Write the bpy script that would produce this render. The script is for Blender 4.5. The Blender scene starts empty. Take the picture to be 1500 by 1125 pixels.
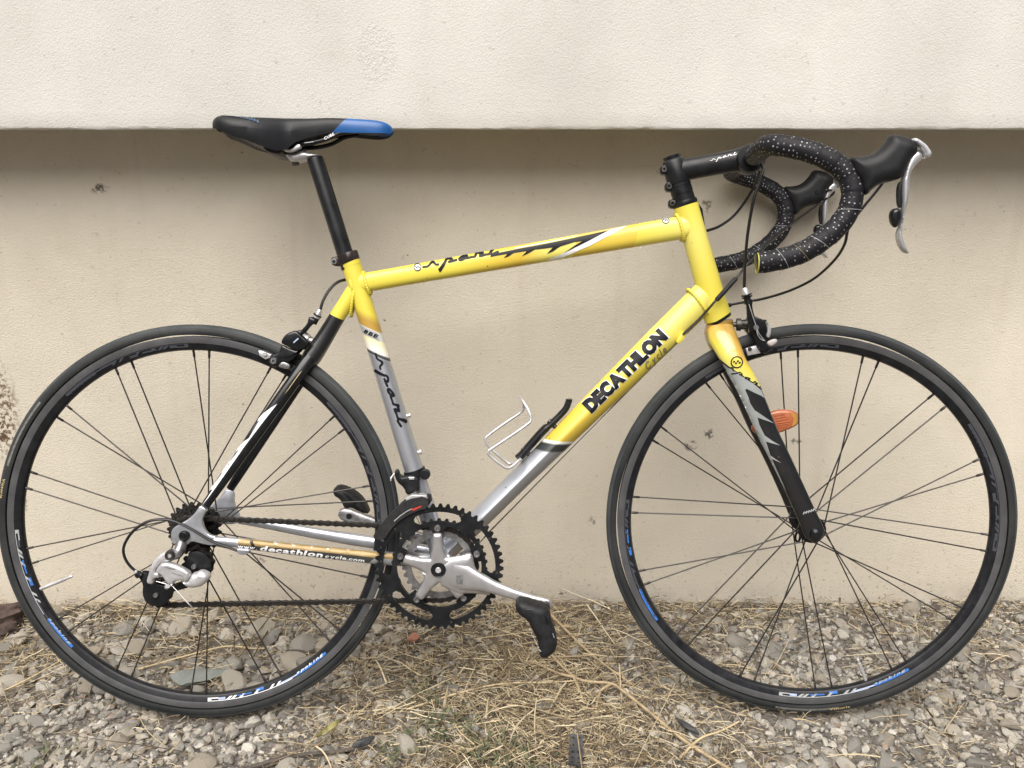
import bpy, bmesh, math, random
import numpy as np
from math import sin, cos, pi, radians, sqrt, atan2, hypot
from mathutils import Matrix, Vector, noise
random.seed(7)
sc = bpy.context.scene
COL = sc.collection

# ------------------------------------------------------------------ camera, sky, sun, exposure
cam_d = bpy.data.cameras.new('camera')
cam = bpy.data.objects.new('camera', cam_d); COL.objects.link(cam)
cam.location = (0.5130, -1.2899, 0.9384)
cam.rotation_euler = (radians(90 - 15.116), 0, radians(-0.451))
cam_d.sensor_width = 36; cam_d.lens = 36 * 1268.56 / 1500
cam_d.clip_start = 0.02; cam_d.clip_end = 500
sc.camera = cam

SUN_EL, SUN_AZ = 57.0, 196.0        # compass: 180 = behind the camera (towards -Y)
w = bpy.data.worlds.new('World'); sc.world = w; w.use_nodes = True
nt = w.node_tree; nt.nodes.clear()
sky = nt.nodes.new('ShaderNodeTexSky'); sky.sky_type = 'NISHITA'; sky.sun_disc = False
sky.sun_elevation = radians(SUN_EL); sky.sun_rotation = radians(SUN_AZ)
sky.air_density = 0.7; sky.dust_density = 9.0; sky.ozone_density = 0.0
bg = nt.nodes.new('ShaderNodeBackground'); bg.inputs['Strength'].default_value = 0.06
wo = nt.nodes.new('ShaderNodeOutputWorld')
nt.links.new(sky.outputs[0], bg.inputs[0]); nt.links.new(bg.outputs[0], wo.inputs[0])
sun_d = bpy.data.lights.new('sun', 'SUN'); sun_d.energy = 4.8; sun_d.angle = radians(60)
sun_d.color = (1.0, 0.98, 0.945)
sun = bpy.data.objects.new('sun', sun_d); COL.objects.link(sun)
az, el = radians(SUN_AZ), radians(SUN_EL)
sd = Vector((sin(az) * cos(el), cos(az) * cos(el), sin(el)))   # towards the sun
sun.rotation_euler = sd.to_track_quat('Z', 'Y').to_euler()
sun.location = (0, -3, 4)
sc.view_settings.view_transform = 'Standard'; sc.view_settings.look = 'None'
sc.view_settings.gamma = 1.0; sc.view_settings.exposure = 0.10
sc.view_settings.use_curve_mapping = False

# ------------------------------------------------------------------ materials
def mat(name, col, rough=.5, metal=0., var=.0, vscale=60., bump=0., bscale=400., coat=0., spec=.5, dust=0., rvar=.0):
    m = bpy.data.materials.new(name); m.use_nodes = True
    n, l = m.node_tree.nodes, m.node_tree.links
    b = n['Principled BSDF']
    b.inputs['Base Color'].default_value = (*col, 1); b.inputs['Roughness'].default_value = rough
    b.inputs['Metallic'].default_value = metal; b.inputs['Coat Weight'].default_value = coat
    b.inputs['Coat Roughness'].default_value = .12; b.inputs['Specular IOR Level'].default_value = spec
    tc = n.new('ShaderNodeTexCoord')
    if var > 0 or dust > 0 or rvar > 0:
        no = n.new('ShaderNodeTexNoise'); no.inputs['Scale'].default_value = vscale; no.inputs['Detail'].default_value = 6
        no.inputs['Roughness'].default_value = .65
        l.new(tc.outputs['Object'], no.inputs['Vector'])
        mx = n.new('ShaderNodeMix'); mx.data_type = 'RGBA'
        mx.inputs[6].default_value = (*[c * (1 - var) for c in col], 1)
        tgt = [min(1, c * (1 + var)) + dust * d for c, d in zip(col, (.32, .29, .25))]
        mx.inputs[7].default_value = (*tgt, 1)
        rp = n.new('ShaderNodeMapRange'); rp.inputs['From Min'].default_value = .35; rp.inputs['From Max'].default_value = .7
        l.new(no.outputs['Fac'], rp.inputs['Value']); l.new(rp.outputs[0], mx.inputs[0]); l.new(mx.outputs[2], b.inputs['Base Color'])
        if rvar > 0:
            r2 = n.new('ShaderNodeMapRange'); r2.inputs['From Min'].default_value = .3; r2.inputs['From Max'].default_value = .7
            r2.inputs['To Min'].default_value = max(0.02, rough - rvar); r2.inputs['To Max'].default_value = min(1, rough + rvar)
            l.new(no.outputs['Fac'], r2.inputs['Value']); l.new(r2.outputs[0], b.inputs['Roughness'])
    if bump > 0:
        nb = n.new('ShaderNodeTexNoise'); nb.inputs['Scale'].default_value = bscale; nb.inputs['Detail'].default_value = 4
        l.new(tc.outputs['Object'], nb.inputs['Vector'])
        bp = n.new('ShaderNodeBump'); bp.inputs['Strength'].default_value = 1; bp.inputs['Distance'].default_value = bump
        l.new(nb.outputs['Fac'], bp.inputs['Height']); l.new(bp.outputs[0], b.inputs['Normal'])
    return m

def band_mat(name, length, stops, slant=0., rough=.33, metal=0., coat=.22, mrange=None):
    """paint that changes colour along a tube (UV.x in metres), stops = (s, colour, sharp)"""
    m = bpy.data.materials.new(name); m.use_nodes = True
    n, l = m.node_tree.nodes, m.node_tree.links
    b = n['Principled BSDF']; b.inputs['Roughness'].default_value = rough
    b.inputs['Metallic'].default_value = metal; b.inputs['Coat Weight'].default_value = coat; b.inputs['Coat Roughness'].default_value = .1
    uv = n.new('ShaderNodeUVMap'); sp = n.new('ShaderNodeSeparateXYZ'); l.new(uv.outputs[0], sp.inputs[0])
    mu = n.new('ShaderNodeMath'); mu.operation = 'MULTIPLY_ADD'; mu.inputs[1].default_value = slant
    l.new(sp.outputs[1], mu.inputs[0]); l.new(sp.outputs[0], mu.inputs[2])
    dv = n.new('ShaderNodeMath'); dv.operation = 'DIVIDE'; dv.inputs[1].default_value = length; l.new(mu.outputs[0], dv.inputs[0])
    if mrange:
        ma = n.new('ShaderNodeMath'); ma.operation = mrange[0]; ma.inputs[1].default_value = mrange[1]; l.new(mu.outputs[0], ma.inputs[0])
        mk = n.new('ShaderNodeMath'); mk.operation = 'MULTIPLY'; mk.inputs[1].default_value = mrange[2]; l.new(ma.outputs[0], mk.inputs[0]); l.new(mk.outputs[0], b.inputs['Metallic'])
    rp = n.new('ShaderNodeValToRGB'); l.new(dv.outputs[0], rp.inputs[0])
    cr = rp.color_ramp; cr.interpolation = 'LINEAR'
    pts = []
    prev = None
    for s, c, sharp in stops:
        if sharp and prev is not None: pts.append((s / length - .0015, prev))
        pts.append((s / length, c)); prev = c
    cr.elements[0].position = max(0, pts[0][0]); cr.elements[0].color = (*pts[0][1], 1)
    cr.elements[1].position = min(1, max(0, pts[1][0])) if len(pts) > 1 else 1; cr.elements[1].color = (*(pts[1][1] if len(pts) > 1 else pts[0][1]), 1)
    for p, c in pts[2:]:
        e = cr.elements.new(min(1, max(0, p))); e.color = (*c, 1)
    tc = n.new('ShaderNodeTexCoord'); no = n.new('ShaderNodeTexNoise'); no.inputs['Scale'].default_value = 35; no.inputs['Detail'].default_value = 8
    no.inputs['Roughness'].default_value = .7; l.new(tc.outputs['Object'], no.inputs['Vector'])
    mr = n.new('ShaderNodeMapRange'); mr.inputs['From Min'].default_value = .55; mr.inputs['From Max'].default_value = .8; mr.inputs['To Max'].default_value = .05
    l.new(no.outputs['Fac'], mr.inputs['Value'])
    mx = n.new('ShaderNodeMix'); mx.data_type = 'RGBA'; l.new(mr.outputs[0], mx.inputs[0]); l.new(rp.outputs[0], mx.inputs[6])
    mx.inputs[7].default_value = (.30, .26, .20, 1)
    # little chips and rubbed spots
    vo = n.new('ShaderNodeTexVoronoi'); vo.inputs['Scale'].default_value = 70; l.new(tc.outputs['Object'], vo.inputs['Vector'])
    se = n.new('ShaderNodeSeparateColor'); l.new(vo.outputs['Color'], se.inputs[0])
    c1 = n.new('ShaderNodeMapRange'); c1.inputs['From Min'].default_value = .13; c1.inputs['From Max'].default_value = .07; l.new(vo.outputs['Distance'], c1.inputs['Value'])
    c2 = n.new('ShaderNodeMath'); c2.operation = 'GREATER_THAN'; c2.inputs[1].default_value = .90; l.new(se.outputs[0], c2.inputs[0])
    c3 = n.new('ShaderNodeMath'); c3.operation = 'MULTIPLY'; l.new(c1.outputs[0], c3.inputs[0]); l.new(c2.outputs[0], c3.inputs[1])
    c4 = n.new('ShaderNodeMath'); c4.operation = 'MULTIPLY'; c4.inputs[1].default_value = .75; l.new(c3.outputs[0], c4.inputs[0])
    mc = n.new('ShaderNodeMix'); mc.data_type = 'RGBA'; l.new(c4.outputs[0], mc.inputs[0]); l.new(mx.outputs[2], mc.inputs[6]); mc.inputs[7].default_value = (.10, .09, .08, 1)
    l.new(mc.outputs[2], b.inputs['Base Color'])
    r2 = n.new('ShaderNodeMapRange'); r2.inputs['To Min'].default_value = rough - .06; r2.inputs['To Max'].default_value = rough + .16
    l.new(no.outputs['Fac'], r2.inputs['Value']); l.new(r2.outputs[0], b.inputs['Roughness'])
    return m

YEL = (.70, .60, .075); LYEL = (.72, .655, .15); GOLD = (.45, .28, .055); DGOLD = (.45, .27, .045)
SILV = (.50, .525, .575); BLK = (.008, .009, .011); WHT = (.78, .79, .80)
M_black = mat('black_satin', (.008, .009, .011), .36, 0, var=.3, vscale=50, dust=.012, rvar=.08, spec=.32)
M_blackg = mat('black_gloss', (.007, .008, .010), .2, 0, var=.3, vscale=40, dust=.008, rvar=.06, coat=.15, spec=.4)
M_rubber = mat('black_rubber', (.013, .014, .016), .55, 0, var=.35, vscale=80, dust=.014, spec=.3, bump=.0002, bscale=900)
M_tyre = mat('tyre_rubber', (.017, .020, .022), .58, 0, var=.3, vscale=11, dust=.045, spec=.3, bump=.0003, bscale=700)
M_tread = mat('tyre_tread', (.036, .043, .047), .64, 0, var=.3, vscale=9, dust=.075, spec=.3, bump=.0003, bscale=800)  # lighter, bluer than the casing: wear plus the sky's reflection painted into the colour
M_alu = mat('brushed_aluminium', (.62, .62, .64), .36, .6, var=.12, vscale=60, rvar=.1)
M_alud = mat('grey_aluminium', (.30, .30, .31), .38, .85, var=.25, vscale=80, dust=.05, rvar=.1)
M_polish = mat('polished_aluminium', (.72, .72, .73), .2, 1., var=.1, vscale=40, rvar=.08)
M_steel = mat('dark_steel', (.10, .095, .09), .42, .9, var=.4, vscale=150, dust=.08, rvar=.12)
M_chain = mat('oily_chain_steel', (.034, .031, .029), .48, .7, var=.5, vscale=200, dust=.02, rvar=.12)
M_sprk = mat('sprocket_steel', (.050, .048, .047), .42, .8, var=.45, vscale=160, dust=.015, rvar=.12)
M_track = mat('worn_brake_track', (.16, .165, .175), .40, .75, var=.08, vscale=30, rvar=.08)
M_rim = mat('rim_black', (.009, .010, .013), .34, .0, var=.3, vscale=60, dust=.012, rvar=.08, spec=.35)
M_spoke = mat('spoke_black', (.030, .026, .024), .42, .3, var=.3, vscale=200)
M_yel = mat('yellow_paint', YEL, .36, 0, var=.06, vscale=30, coat=.2, rvar=.08)
M_silver = mat('silver_paint', SILV, .33, .75, var=.08, vscale=50, coat=.5, rvar=.08)
M_white = mat('white_print', WHT, .4, 0, var=.08, vscale=200)
M_ink = mat('black_print', (.010, .011, .015), .42, spec=.2)
M_gink = mat('grey_print', (.22, .19, .09), .4)
M_blue = mat('blue_print', (.035, .16, .52), .4, var=.15, vscale=200)
M_lblue = mat('pale_blue_print', (.42, .50, .70), .4, var=.15, vscale=200)
M_dgrey = mat('dark_grey_print', (.050, .055, .068), .4)
M_lgrey = mat('light_grey_print', (.42, .44, .45), .36, .2, var=.06, vscale=60)
M_cable = mat('cable_housing', (.009, .009, .011), .36, 0, var=.2, vscale=80)
M_saddle = mat('saddle_cover', (.010, .011, .014), .44, 0, var=.2, vscale=40, bump=.00015, bscale=1200, dust=.006, spec=.32)
M_sblue = mat('saddle_blue', (.012, .092, .30), .34, 0, var=.12, vscale=40, bump=.0001, bscale=1200)
M_orange = mat('orange_reflector', (.42, .125, .05), .3, 0, var=.15, vscale=120, coat=.4)
M_amber = mat('amber_reflector', (.48, .25, .06), .3, 0, coat=.4)
M_red = mat('red_print', (.45, .04, .03), .4)
M_goldink = mat('gold_print', (.52, .40, .20), .45)
M_label = mat('worn_tyre_label', (.13, .13, .12), .6, var=.4, vscale=150)
M_brass = mat('brass_valve', (.55, .53, .48), .28, 1.)

# ------------------------------------------------------------------ mesh helpers
class MB:
    def __init__(s): s.v, s.f, s.uv, s.mi = [], [], [], []
    def add(s, vs, fs, mi=0, uv=None):
        o = len(s.v); s.v += [tuple(p) for p in vs]; s.f += [tuple(i + o for i in f) for f in fs]; s.mi += [mi] * len(fs)
        s.uv += list(uv) if uv else [(0., 0.)] * len(vs)
    def mesh(s, name, mats, smooth=True, angle=38, fix=True, useuv=False):
        me = bpy.data.meshes.new(name); me.from_pydata(s.v, [], s.f)
        for m in (mats if isinstance(mats, (list, tuple)) else [mats]): me.materials.append(m)
        me.polygons.foreach_set('material_index', s.mi)
        if useuv:
            ul = me.uv_layers.new(name='UVMap'); li = np.zeros(len(me.loops), dtype=np.int32); me.loops.foreach_get('vertex_index', li)
            ul.data.foreach_set('uv', np.array(s.uv, dtype=np.float32)[li].ravel())
        if fix:
            bm = bmesh.new(); bm.from_mesh(me); bmesh.ops.recalc_face_normals(bm, faces=bm.faces); bm.to_mesh(me); bm.free()
        if smooth:
            me.polygons.foreach_set('use_smooth', [True] * len(me.polygons)); me.set_sharp_from_angle(angle=radians(angle))
        me.update(); return me

def link(name, me, parent=None, mw=None):
    o = bpy.data.objects.new(name, me); COL.objects.link(o)
    if parent: o.parent = parent
    if mw is not None: o.matrix_local = mw
    return o

def box(mb, x0, x1, y0, y1, z0, z1, mi=0):
    vs = [(x, y, z) for x in (x0, x1) for y in (y0, y1) for z in (z0, z1)]
    mb.add(vs, [(0, 1, 3, 2), (4, 6, 7, 5), (0, 4, 5, 1), (2, 3, 7, 6), (0, 2, 6, 4), (1, 5, 7, 3)], mi)

def catmull(pts, n=6):
    P = [Vector(p) for p in pts]; out = []
    for i in range(len(P) - 1):
        p0 = P[i - 1] if i else P[0] * 2 - P[1]; p3 = P[i + 2] if i + 2 < len(P) else P[-1] * 2 - P[-2]
        for k in range(n):
            t = k / n
            out.append(.5 * ((2 * P[i]) + (P[i + 1] - p0) * t + (2 * p0 - 5 * P[i] + 4 * P[i + 1] - p3) * t * t + (3 * P[i] - p0 - 3 * P[i + 1] + p3) * t ** 3))
    out.append(P[-1]); return out

def tube(mb, pts, rad, seg=10, mi=0, caps=True, flat=1., up=None, closed=False):
    """round (or flattened along `up`) tube along a polyline"""
    P = [Vector(p) for p in pts]; n = len(P)
    R = rad if isinstance(rad, (list, tuple)) else [rad] * n
    T = []
    for i in range(n):
        a, b = (P[i - 1] if i or closed else P[i]), (P[(i + 1) % n] if i < n - 1 or closed else P[i])
        t = b - a; T.append(t.normalized() if t.length > 1e-9 else Vector((1, 0, 0)))
    u = Vector(up) if up else (Vector((0, 1, 0)) if abs(T[0].y) < .9 else Vector((1, 0, 0)))
    u = (u - T[0] * u.dot(T[0])).normalized()
    vs, uv, s = [], [], 0
    for i in range(n):
        if i: s += (P[i] - P[i - 1]).length
        u = (u - T[i] * u.dot(T[i])).normalized(); v = T[i].cross(u)
        for k in range(seg):
            a = 2 * pi * k / seg
            vs.append(P[i] + u * (R[i] * flat * cos(a)) + v * (R[i] * sin(a))); uv.append((s, k / seg))
    fs = []
    for i in range(n if closed else n - 1):
        j = (i + 1) % n
        for k in range(seg):
            k2 = (k + 1) % seg; fs.append((i * seg + k, i * seg + k2, j * seg + k2, j * seg + k))
    if caps and not closed: fs += [tuple(range(seg - 1, -1, -1)), tuple((n - 1) * seg + k for k in range(seg))]
    mb.add(vs, fs, mi, uv)

def cyl(mb, c, r, y0, y1, seg=20, mi=0, r1=None, bev=0.):
    """cylinder along y about (x, z) = c"""
    r1 = r if r1 is None else r1
    prof = [(r - bev, y0), (r, y0 + bev), (r1, y1 - bev), (r1 - bev, y1)] if bev else [(r, y0), (r1, y1)]
    lathe(mb, c, prof, seg, mi, capped=True)

def lathe(mb, c, prof, seg=24, mi=0, capped=False, closed=False, mis=None):
    n = len(prof); vs = [(c[0] + r * cos(2 * pi * k / seg), y, c[1] + r * sin(2 * pi * k / seg)) for r, y in prof for k in range(seg)]
    for i in range(n if closed else n - 1):
        j = (i + 1) % n
        pass
    o = len(mb.v); mb.v += vs; mb.uv += [(0., 0.)] * len(vs)
    for i in range(n if closed else n - 1):
        j = (i + 1) % n
        for k in range(seg):
            k2 = (k + 1) % seg
            mb.f.append((o + i * seg + k, o + i * seg + k2, o + j * seg + k2, o + j * seg + k)); mb.mi.append(mis[i] if mis else mi)
    if capped:
        mb.f += [tuple(o + k for k in range(seg)), tuple(o + (n - 1) * seg + k for k in range(seg))]; mb.mi += [mi, mi]

def smooth2(o, it=2):
    for _ in range(it):
        q = []
        for i in range(len(o)):
            a, b = o[i], o[(i + 1) % len(o)]
            q += [(.75 * a[0] + .25 * b[0], .75 * a[1] + .25 * b[1]), (.25 * a[0] + .75 * b[0], .25 * a[1] + .75 * b[1])]
        o = q
    return o

def inset2(o, d):
    n = len(o); out = []
    for i in range(n):
        a, b, c = o[i - 1], o[i], o[(i + 1) % n]
        e1 = Vector((b[0] - a[0], b[1] - a[1])); e2 = Vector((c[0] - b[0], c[1] - b[1]))
        nn = Vector((0., 0.))
        for e in (e1, e2):
            if e.length > 1e-9: e.normalize(); nn += Vector((-e.y, e.x))
        if nn.length > 1e-9: nn.normalize()
        out.append((b[0] + nn.x * d, b[1] + nn.y * d))
    return out

def pillow(mb, outline, y0, y1, r=.002, steps=3, it=1, mi=0, yf=None):
    """plate of outline (x, z) between y0 (towards the camera) and y1, with rounded rims; yf adds a y offset by (x, z)"""
    o = smooth2(list(outline), it) if it else list(outline)
    A = sum(o[i][0] * o[(i + 1) % len(o)][1] - o[(i + 1) % len(o)][0] * o[i][1] for i in range(len(o)))
    if A < 0: o = o[::-1]
    th = abs(y1 - y0); ry = min(r, th * .48)
    lay = []
    for k in range(steps + 1):
        a = pi / 2 * k / steps; lay.append((r * (1 - sin(a)), y0 + ry * (1 - cos(a))))
    lay += [(d, y1 - (y - y0)) for d, y in lay[::-1]]
    n = len(o); vs, fs = [], []
    for d, y in lay:
        for x, z in (inset2(o, d) if d > 1e-7 else o):
            vs.append((x, y + (yf(x, z) if yf else 0), z))
    for i in range(len(lay) - 1):
        for k in range(n):
            k2 = (k + 1) % n; fs.append((i * n + k, i * n + k2, (i + 1) * n + k2, (i + 1) * n + k))
    fs += [tuple(range(n)), tuple((len(lay) - 1) * n + k for k in range(n))[::-1]]
    mb.add(vs, fs, mi)

def inflate(mb, outline, y0, y1, D_=.008, edge=.25, it=2, cell=.0025, mi=0, yf=None):
    """cushion of outline (x, z): full thickness y0..y1 at a depth D_ from the rim, `edge` of it at the rim itself"""
    o = smooth2(list(outline), it) if it else list(outline)
    bm = bmesh.new(); bm.faces.new([bm.verts.new((x, z, 0)) for x, z in o]); bmesh.ops.triangulate(bm, faces=bm.faces[:])
    for ax in (0, 1):
        co = [v.co[ax] for v in bm.verts]; lo, hi = min(co), max(co); k = int((hi - lo) / cell)
        for i in range(1, k + 1):
            pt = Vector((0, 0, 0)); pt[ax] = lo + (hi - lo) * i / (k + 1); no = Vector((0, 0, 0)); no[ax] = 1
            bmesh.ops.bisect_plane(bm, geom=bm.verts[:] + bm.edges[:] + bm.faces[:], plane_co=pt, plane_no=no, dist=1e-6)
    bm.verts.index_update()
    P = np.array([(v.co.x, v.co.y) for v in bm.verts]); A = np.array(o); B = np.roll(A, -1, 0); E = B - A; L2 = (E ** 2).sum(1) + 1e-15
    t = np.clip(((P[:, None, :] - A) * E).sum(2) / L2, 0, 1); d = np.sqrt((((A + t[..., None] * E) - P[:, None, :]) ** 2).sum(2)).min(1)
    q = np.clip(d / D_, 0, 1); f = edge + (1 - edge) * np.sqrt(np.clip(1 - (1 - q) ** 2, 0, 1))
    ym, th = (y0 + y1) / 2, abs(y1 - y0) / 2; nv = len(P)
    off = [yf(x, z) if yf else 0 for x, z in P]
    vs = [(x, ym - th * g + e, z) for (x, z), g, e in zip(P, f, off)] + [(x, ym + th * g + e, z) for (x, z), g, e in zip(P, f, off)]
    fs = [tuple(v.index for v in fc.verts) for fc in bm.faces]; fs += [tuple(i + nv for i in reversed(q)) for q in fs]
    for e in bm.edges:
        if e.is_boundary: a, b = e.verts[0].index, e.verts[1].index; fs.append((a, b, b + nv, a + nv))
    bm.free(); mb.add(vs, fs, mi)

def gear(mb, c, y0, y1, teeth, r_in, r_root, r_tip, keep=None, per=8, rad=14, mi=0, twist=0.):
    """toothed ring; keep(r, a) -> False opens windows"""
    na = teeth * per
    def rt(k):
        ph = (k % per) / per
        return r_tip if .34 < ph < .66 else (r_root if ph < .15 or ph > .85 else r_root + (r_tip - r_root) * .55)
    rr = [r_in + (r_root - r_in) * i / rad for i in range(rad + 1)]
    idx = {}; vs, fs = [], []
    def V(i, k, s):
        k %= na; key = (i, k, s)
        if key not in idx:
            a = 2 * pi * k / na + twist; r = rt(k) if i == rad + 1 else rr[i]
            idx[key] = len(vs); vs.append((c[0] + r * cos(a), (y0, y1)[s], c[1] + r * sin(a)))
        return idx[key]
    def on(i, k):
        if i < 0 or i > rad: return False
        if i == rad: return True
        a = 2 * pi * (k % na + .5) / na + twist
        return keep(.5 * (rr[i] + rr[i + 1]), a) if keep else True
    for i in range(rad + 1):
        for k in range(na):
            if not on(i, k): continue
            fs.append((V(i, k, 0), V(i, k + 1, 0), V(i + 1, k + 1, 0), V(i + 1, k, 0)))
            fs.append((V(i, k, 1), V(i + 1, k, 1), V(i + 1, k + 1, 1), V(i, k + 1, 1)))
            if not on(i - 1, k): fs.append((V(i, k, 0), V(i, k, 1), V(i, k + 1, 1), V(i, k + 1, 0)))
            if not on(i + 1, k): fs.append((V(i + 1, k, 0), V(i + 1, k + 1, 0), V(i + 1, k + 1, 1), V(i + 1, k, 1)))
            if not on(i, k - 1): fs.append((V(i, k, 0), V(i + 1, k, 0), V(i + 1, k, 1), V(i, k, 1)))
            if not on(i, k + 1): fs.append((V(i, k + 1, 0), V(i, k + 1, 1), V(i + 1, k + 1, 1), V(i + 1, k + 1, 0)))
    mb.add(vs, fs, mi)

class FT:
    """frame tube along a path: H half height in the bike's plane, A half width, n roundness of the section"""
    def __init__(s, path, H, A, n=2., sub=1):
        P = [Vector(p) for p in path]; k = len(P)
        ex = lambda q: list(q) if isinstance(q, (list, tuple)) else [q] * k
        H, A, n = ex(H), ex(A), ex(n)
        if sub > 1:
            C = catmull([Vector((*p,)) for p in P], sub); 
            lin = lambda q: [q[i] + (q[i + 1] - q[i]) * j / sub for i in range(k - 1) for j in range(sub)] + [q[-1]]
            P, H, A, n = C, lin(H), lin(A), lin(n)
        s.P, s.H, s.A, s.n = P, H, A, n
        s.S = [0.]
        for i in range(1, len(P)): s.S.append(s.S[-1] + (P[i] - P[i - 1]).length)
        s.L = s.S[-1]
    def fill(s, mb, seg=32, mi=0, extra=0):
        P = s.P; vs, uv, fs = [], [], []
        N = len(P)
        for i in range(N):
            t = (P[min(i + 1, N - 1)] - P[max(i - 1, 0)]).normalized()
            n1 = Vector((0, -1, 0)); n1 = (n1 - t * n1.dot(t)).normalized(); n2 = n1.cross(t)
            for k in range(seg):
                a = 2 * pi * k / seg; ca, sa = cos(a), sin(a); e = 2 / s.n[i]
                p = s.A[i] * math.copysign(abs(ca) ** e, ca); q = s.H[i] * math.copysign(abs(sa) ** e, sa)
                vs.append(P[i] + n1 * p + n2 * q); uv.append((s.S[i], q))
        for i in range(N - 1):
            for k in range(seg):
                k2 = (k + 1) % seg; fs.append((i * seg + k, i * seg + k2, (i + 1) * seg + k2, (i + 1) * seg + k))
        fs += [tuple(range(seg)), tuple((N - 1) * seg + k for k in range(seg))]
        mb.add(vs, fs, mi, uv)
    def surf(s, x, z, off=.0004):
        best = None
        for i in range(len(s.P) - 1):
            a, b = s.P[i], s.P[i + 1]; dx, dz = b.x - a.x, b.z - a.z; l2 = dx * dx + dz * dz
            t = max(0 if i else -1, min(1 if i < len(s.P) - 2 else 2, ((x - a.x) * dx + (z - a.z) * dz) / l2))
            px, pz = a.x + dx * t, a.z + dz * t; d = hypot(x - px, z - pz)
            if best is None or d < best[0]:
                tt = max(0, min(1, t)); l = sqrt(l2); h = (-(x - px) * dz + (z - pz) * dx) / l
                lerp = lambda q: q[i] + (q[i + 1] - q[i]) * tt
                best = (d, a.y + (b.y - a.y) * tt, h, lerp(s.H), lerp(s.A), lerp(s.n), px, pz, -dz / l, dx / l)
        d, yc, h, H, A, n, px, pz, nx, nz = best
        r = min(.97, abs(h) / H); k = (1 - r ** n) ** (1 / n)
        hh = math.copysign(r * H, h)
        return (px + nx * hh * (1 + off / H), yc - A * k - off, pz + nz * hh * (1 + off / H))

# ---- flat print laid on curved surfaces
def decal_mesh(name, polys, surf, m, cell=.004, off=.0004, faces=None):
    bm = bmesh.new()
    if faces is None:
        for p in polys:
            q = []
            for a in p:
                if not q or hypot(a[0] - q[-1][0], a[1] - q[-1][1]) > 1e-6: q.append(a)
            vs = [bm.verts.new((a[0], a[1], 0)) for a in q]
            try: bm.faces.new(vs)
            except ValueError: pass
    else:
        vs = [bm.verts.new((a[0], a[1], 0)) for a in polys]
        for f in faces:
            try: bm.faces.new([vs[i] for i in f])
            except ValueError: pass
    bmesh.ops.triangulate(bm, faces=bm.faces[:])
    for ax in (0, 1):
        co = [v.co[ax] for v in bm.verts]
        if not co: continue
        lo, hi = min(co), max(co); k = int((hi - lo) / cell)
        for i in range(1, k + 1):
            pt = Vector((0, 0, 0)); pt[ax] = lo + (hi - lo) * i / (k + 1); no = Vector((0, 0, 0)); no[ax] = 1
            bmesh.ops.bisect_plane(bm, geom=bm.verts[:] + bm.edges[:] + bm.faces[:], plane_co=pt, plane_no=no, dist=1e-7)
    for v in bm.verts: v.co = Vector(surf(v.co.x, v.co.y, off))
    for f in bm.faces:
        f.smooth = True; f.normal_update()
        if f.normal.y > 0: f.normal_flip()
    me = bpy.data.meshes.new(name); bm.to_mesh(me); bm.free(); me.materials.append(m); return me

def text2d(body, size=1., shear=0., offset=0., space=1., sx=1.):
    """flat lettering: vertices and faces, one glyph at a time so that overlapping letters stay solid"""
    V, F, x = [], [], 0.
    for ch in body:
        cu = bpy.data.curves.new('t', 'FONT'); cu.body = ch; cu.size = size; cu.shear = shear; cu.offset = offset; cu.resolution_u = 3
        ob = bpy.data.objects.new('t', cu); me = bpy.data.meshes.new_from_object(ob)
        ws = [v.co.x for v in me.vertices]
        b = len(V); V += [(v.co.x * sx + x, v.co.y) for v in me.vertices]; F += [tuple(i + b for i in p.vertices) for p in me.polygons]
        lo = min(ws) if ws else 0
        for q in range(b, len(V)): V[q] = (V[q][0] - lo * sx, V[q][1])
        adv = (max(ws) - lo if ws else .35 * size) * sx
        x += adv + .06 * size * space
        bpy.data.objects.remove(ob); bpy.data.meshes.remove(me); bpy.data.curves.remove(cu)
    return V, F, x

def place2d(V, o, ex, ez):
    return [(o[0] + a * ex[0] + b * ez[0], o[1] + a * ex[1] + b * ez[1]) for a, b in V]

def ribbon(pts, wd):
    """stroke of width wd (number or list) along 2-d points, as quads"""
    out = []; n = len(pts)
    W = wd if isinstance(wd, (list, tuple)) else [wd] * n
    L, R = [], []
    for i in range(n):
        a, b = pts[max(0, i - 1)], pts[min(n - 1, i + 1)]; dx, dz = b[0] - a[0], b[1] - a[1]; l = hypot(dx, dz) or 1
        nx, nz = -dz / l * W[i] / 2, dx / l * W[i] / 2
        L.append((pts[i][0] + nx, pts[i][1] + nz)); R.append((pts[i][0] - nx, pts[i][1] - nz))
    for i in range(n - 1): out.append([L[i], L[i + 1], R[i + 1], R[i]])
    return out

# the script word on top tube, seat tube, stem and fork: strokes in a box one unit long
SCRIPT = [
    ([(0, 0), (.075, -.003), (.125, .035), (.155, .045), (.175, .025), (.195, 0), (.235, .0)], [.016, .018, .02, .022, .02, .018, .014]),
    ([(.335, .035), (.29, -.02), (.235, -.075), (.215, -.085)], [.024, .028, .032, .03]),
    ([(.325, .04), (.365, .055), (.41, .045), (.42, .03), (.385, .01), (.36, .008), (.44, .012), (.49, .02)], [.02, .02, .022, .022, .02, .02, .02, .016]),
    ([(.64, .06), (.575, .052), (.525, .03), (.52, .012), (.56, .008), (.61, .03), (.64, .058), (.60, .02), (.66, .018), (.70, .02)], [.022, .02, .022, .024, .022, .02, .02, .02, .018, .016]),
    ([(.70, .02), (.735, .02), (.77, .07), (.80, .062), (.855, .06), (.83, .04), (.80, .015), (.86, .018), (.90, .02)], [.018, .022, .026, .022, .022, .022, .022, .02, .016]),
    ([(.90, .02), (.94, .022), (.985, .075), (1.01, .10), (1.04, .098)], [.018, .024, .03, .024, .012]),
    ([(.955, .03), (.97, .008), (1.02, .018), (1.07, .03)], [.022, .022, .022, .016]),
]
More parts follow.
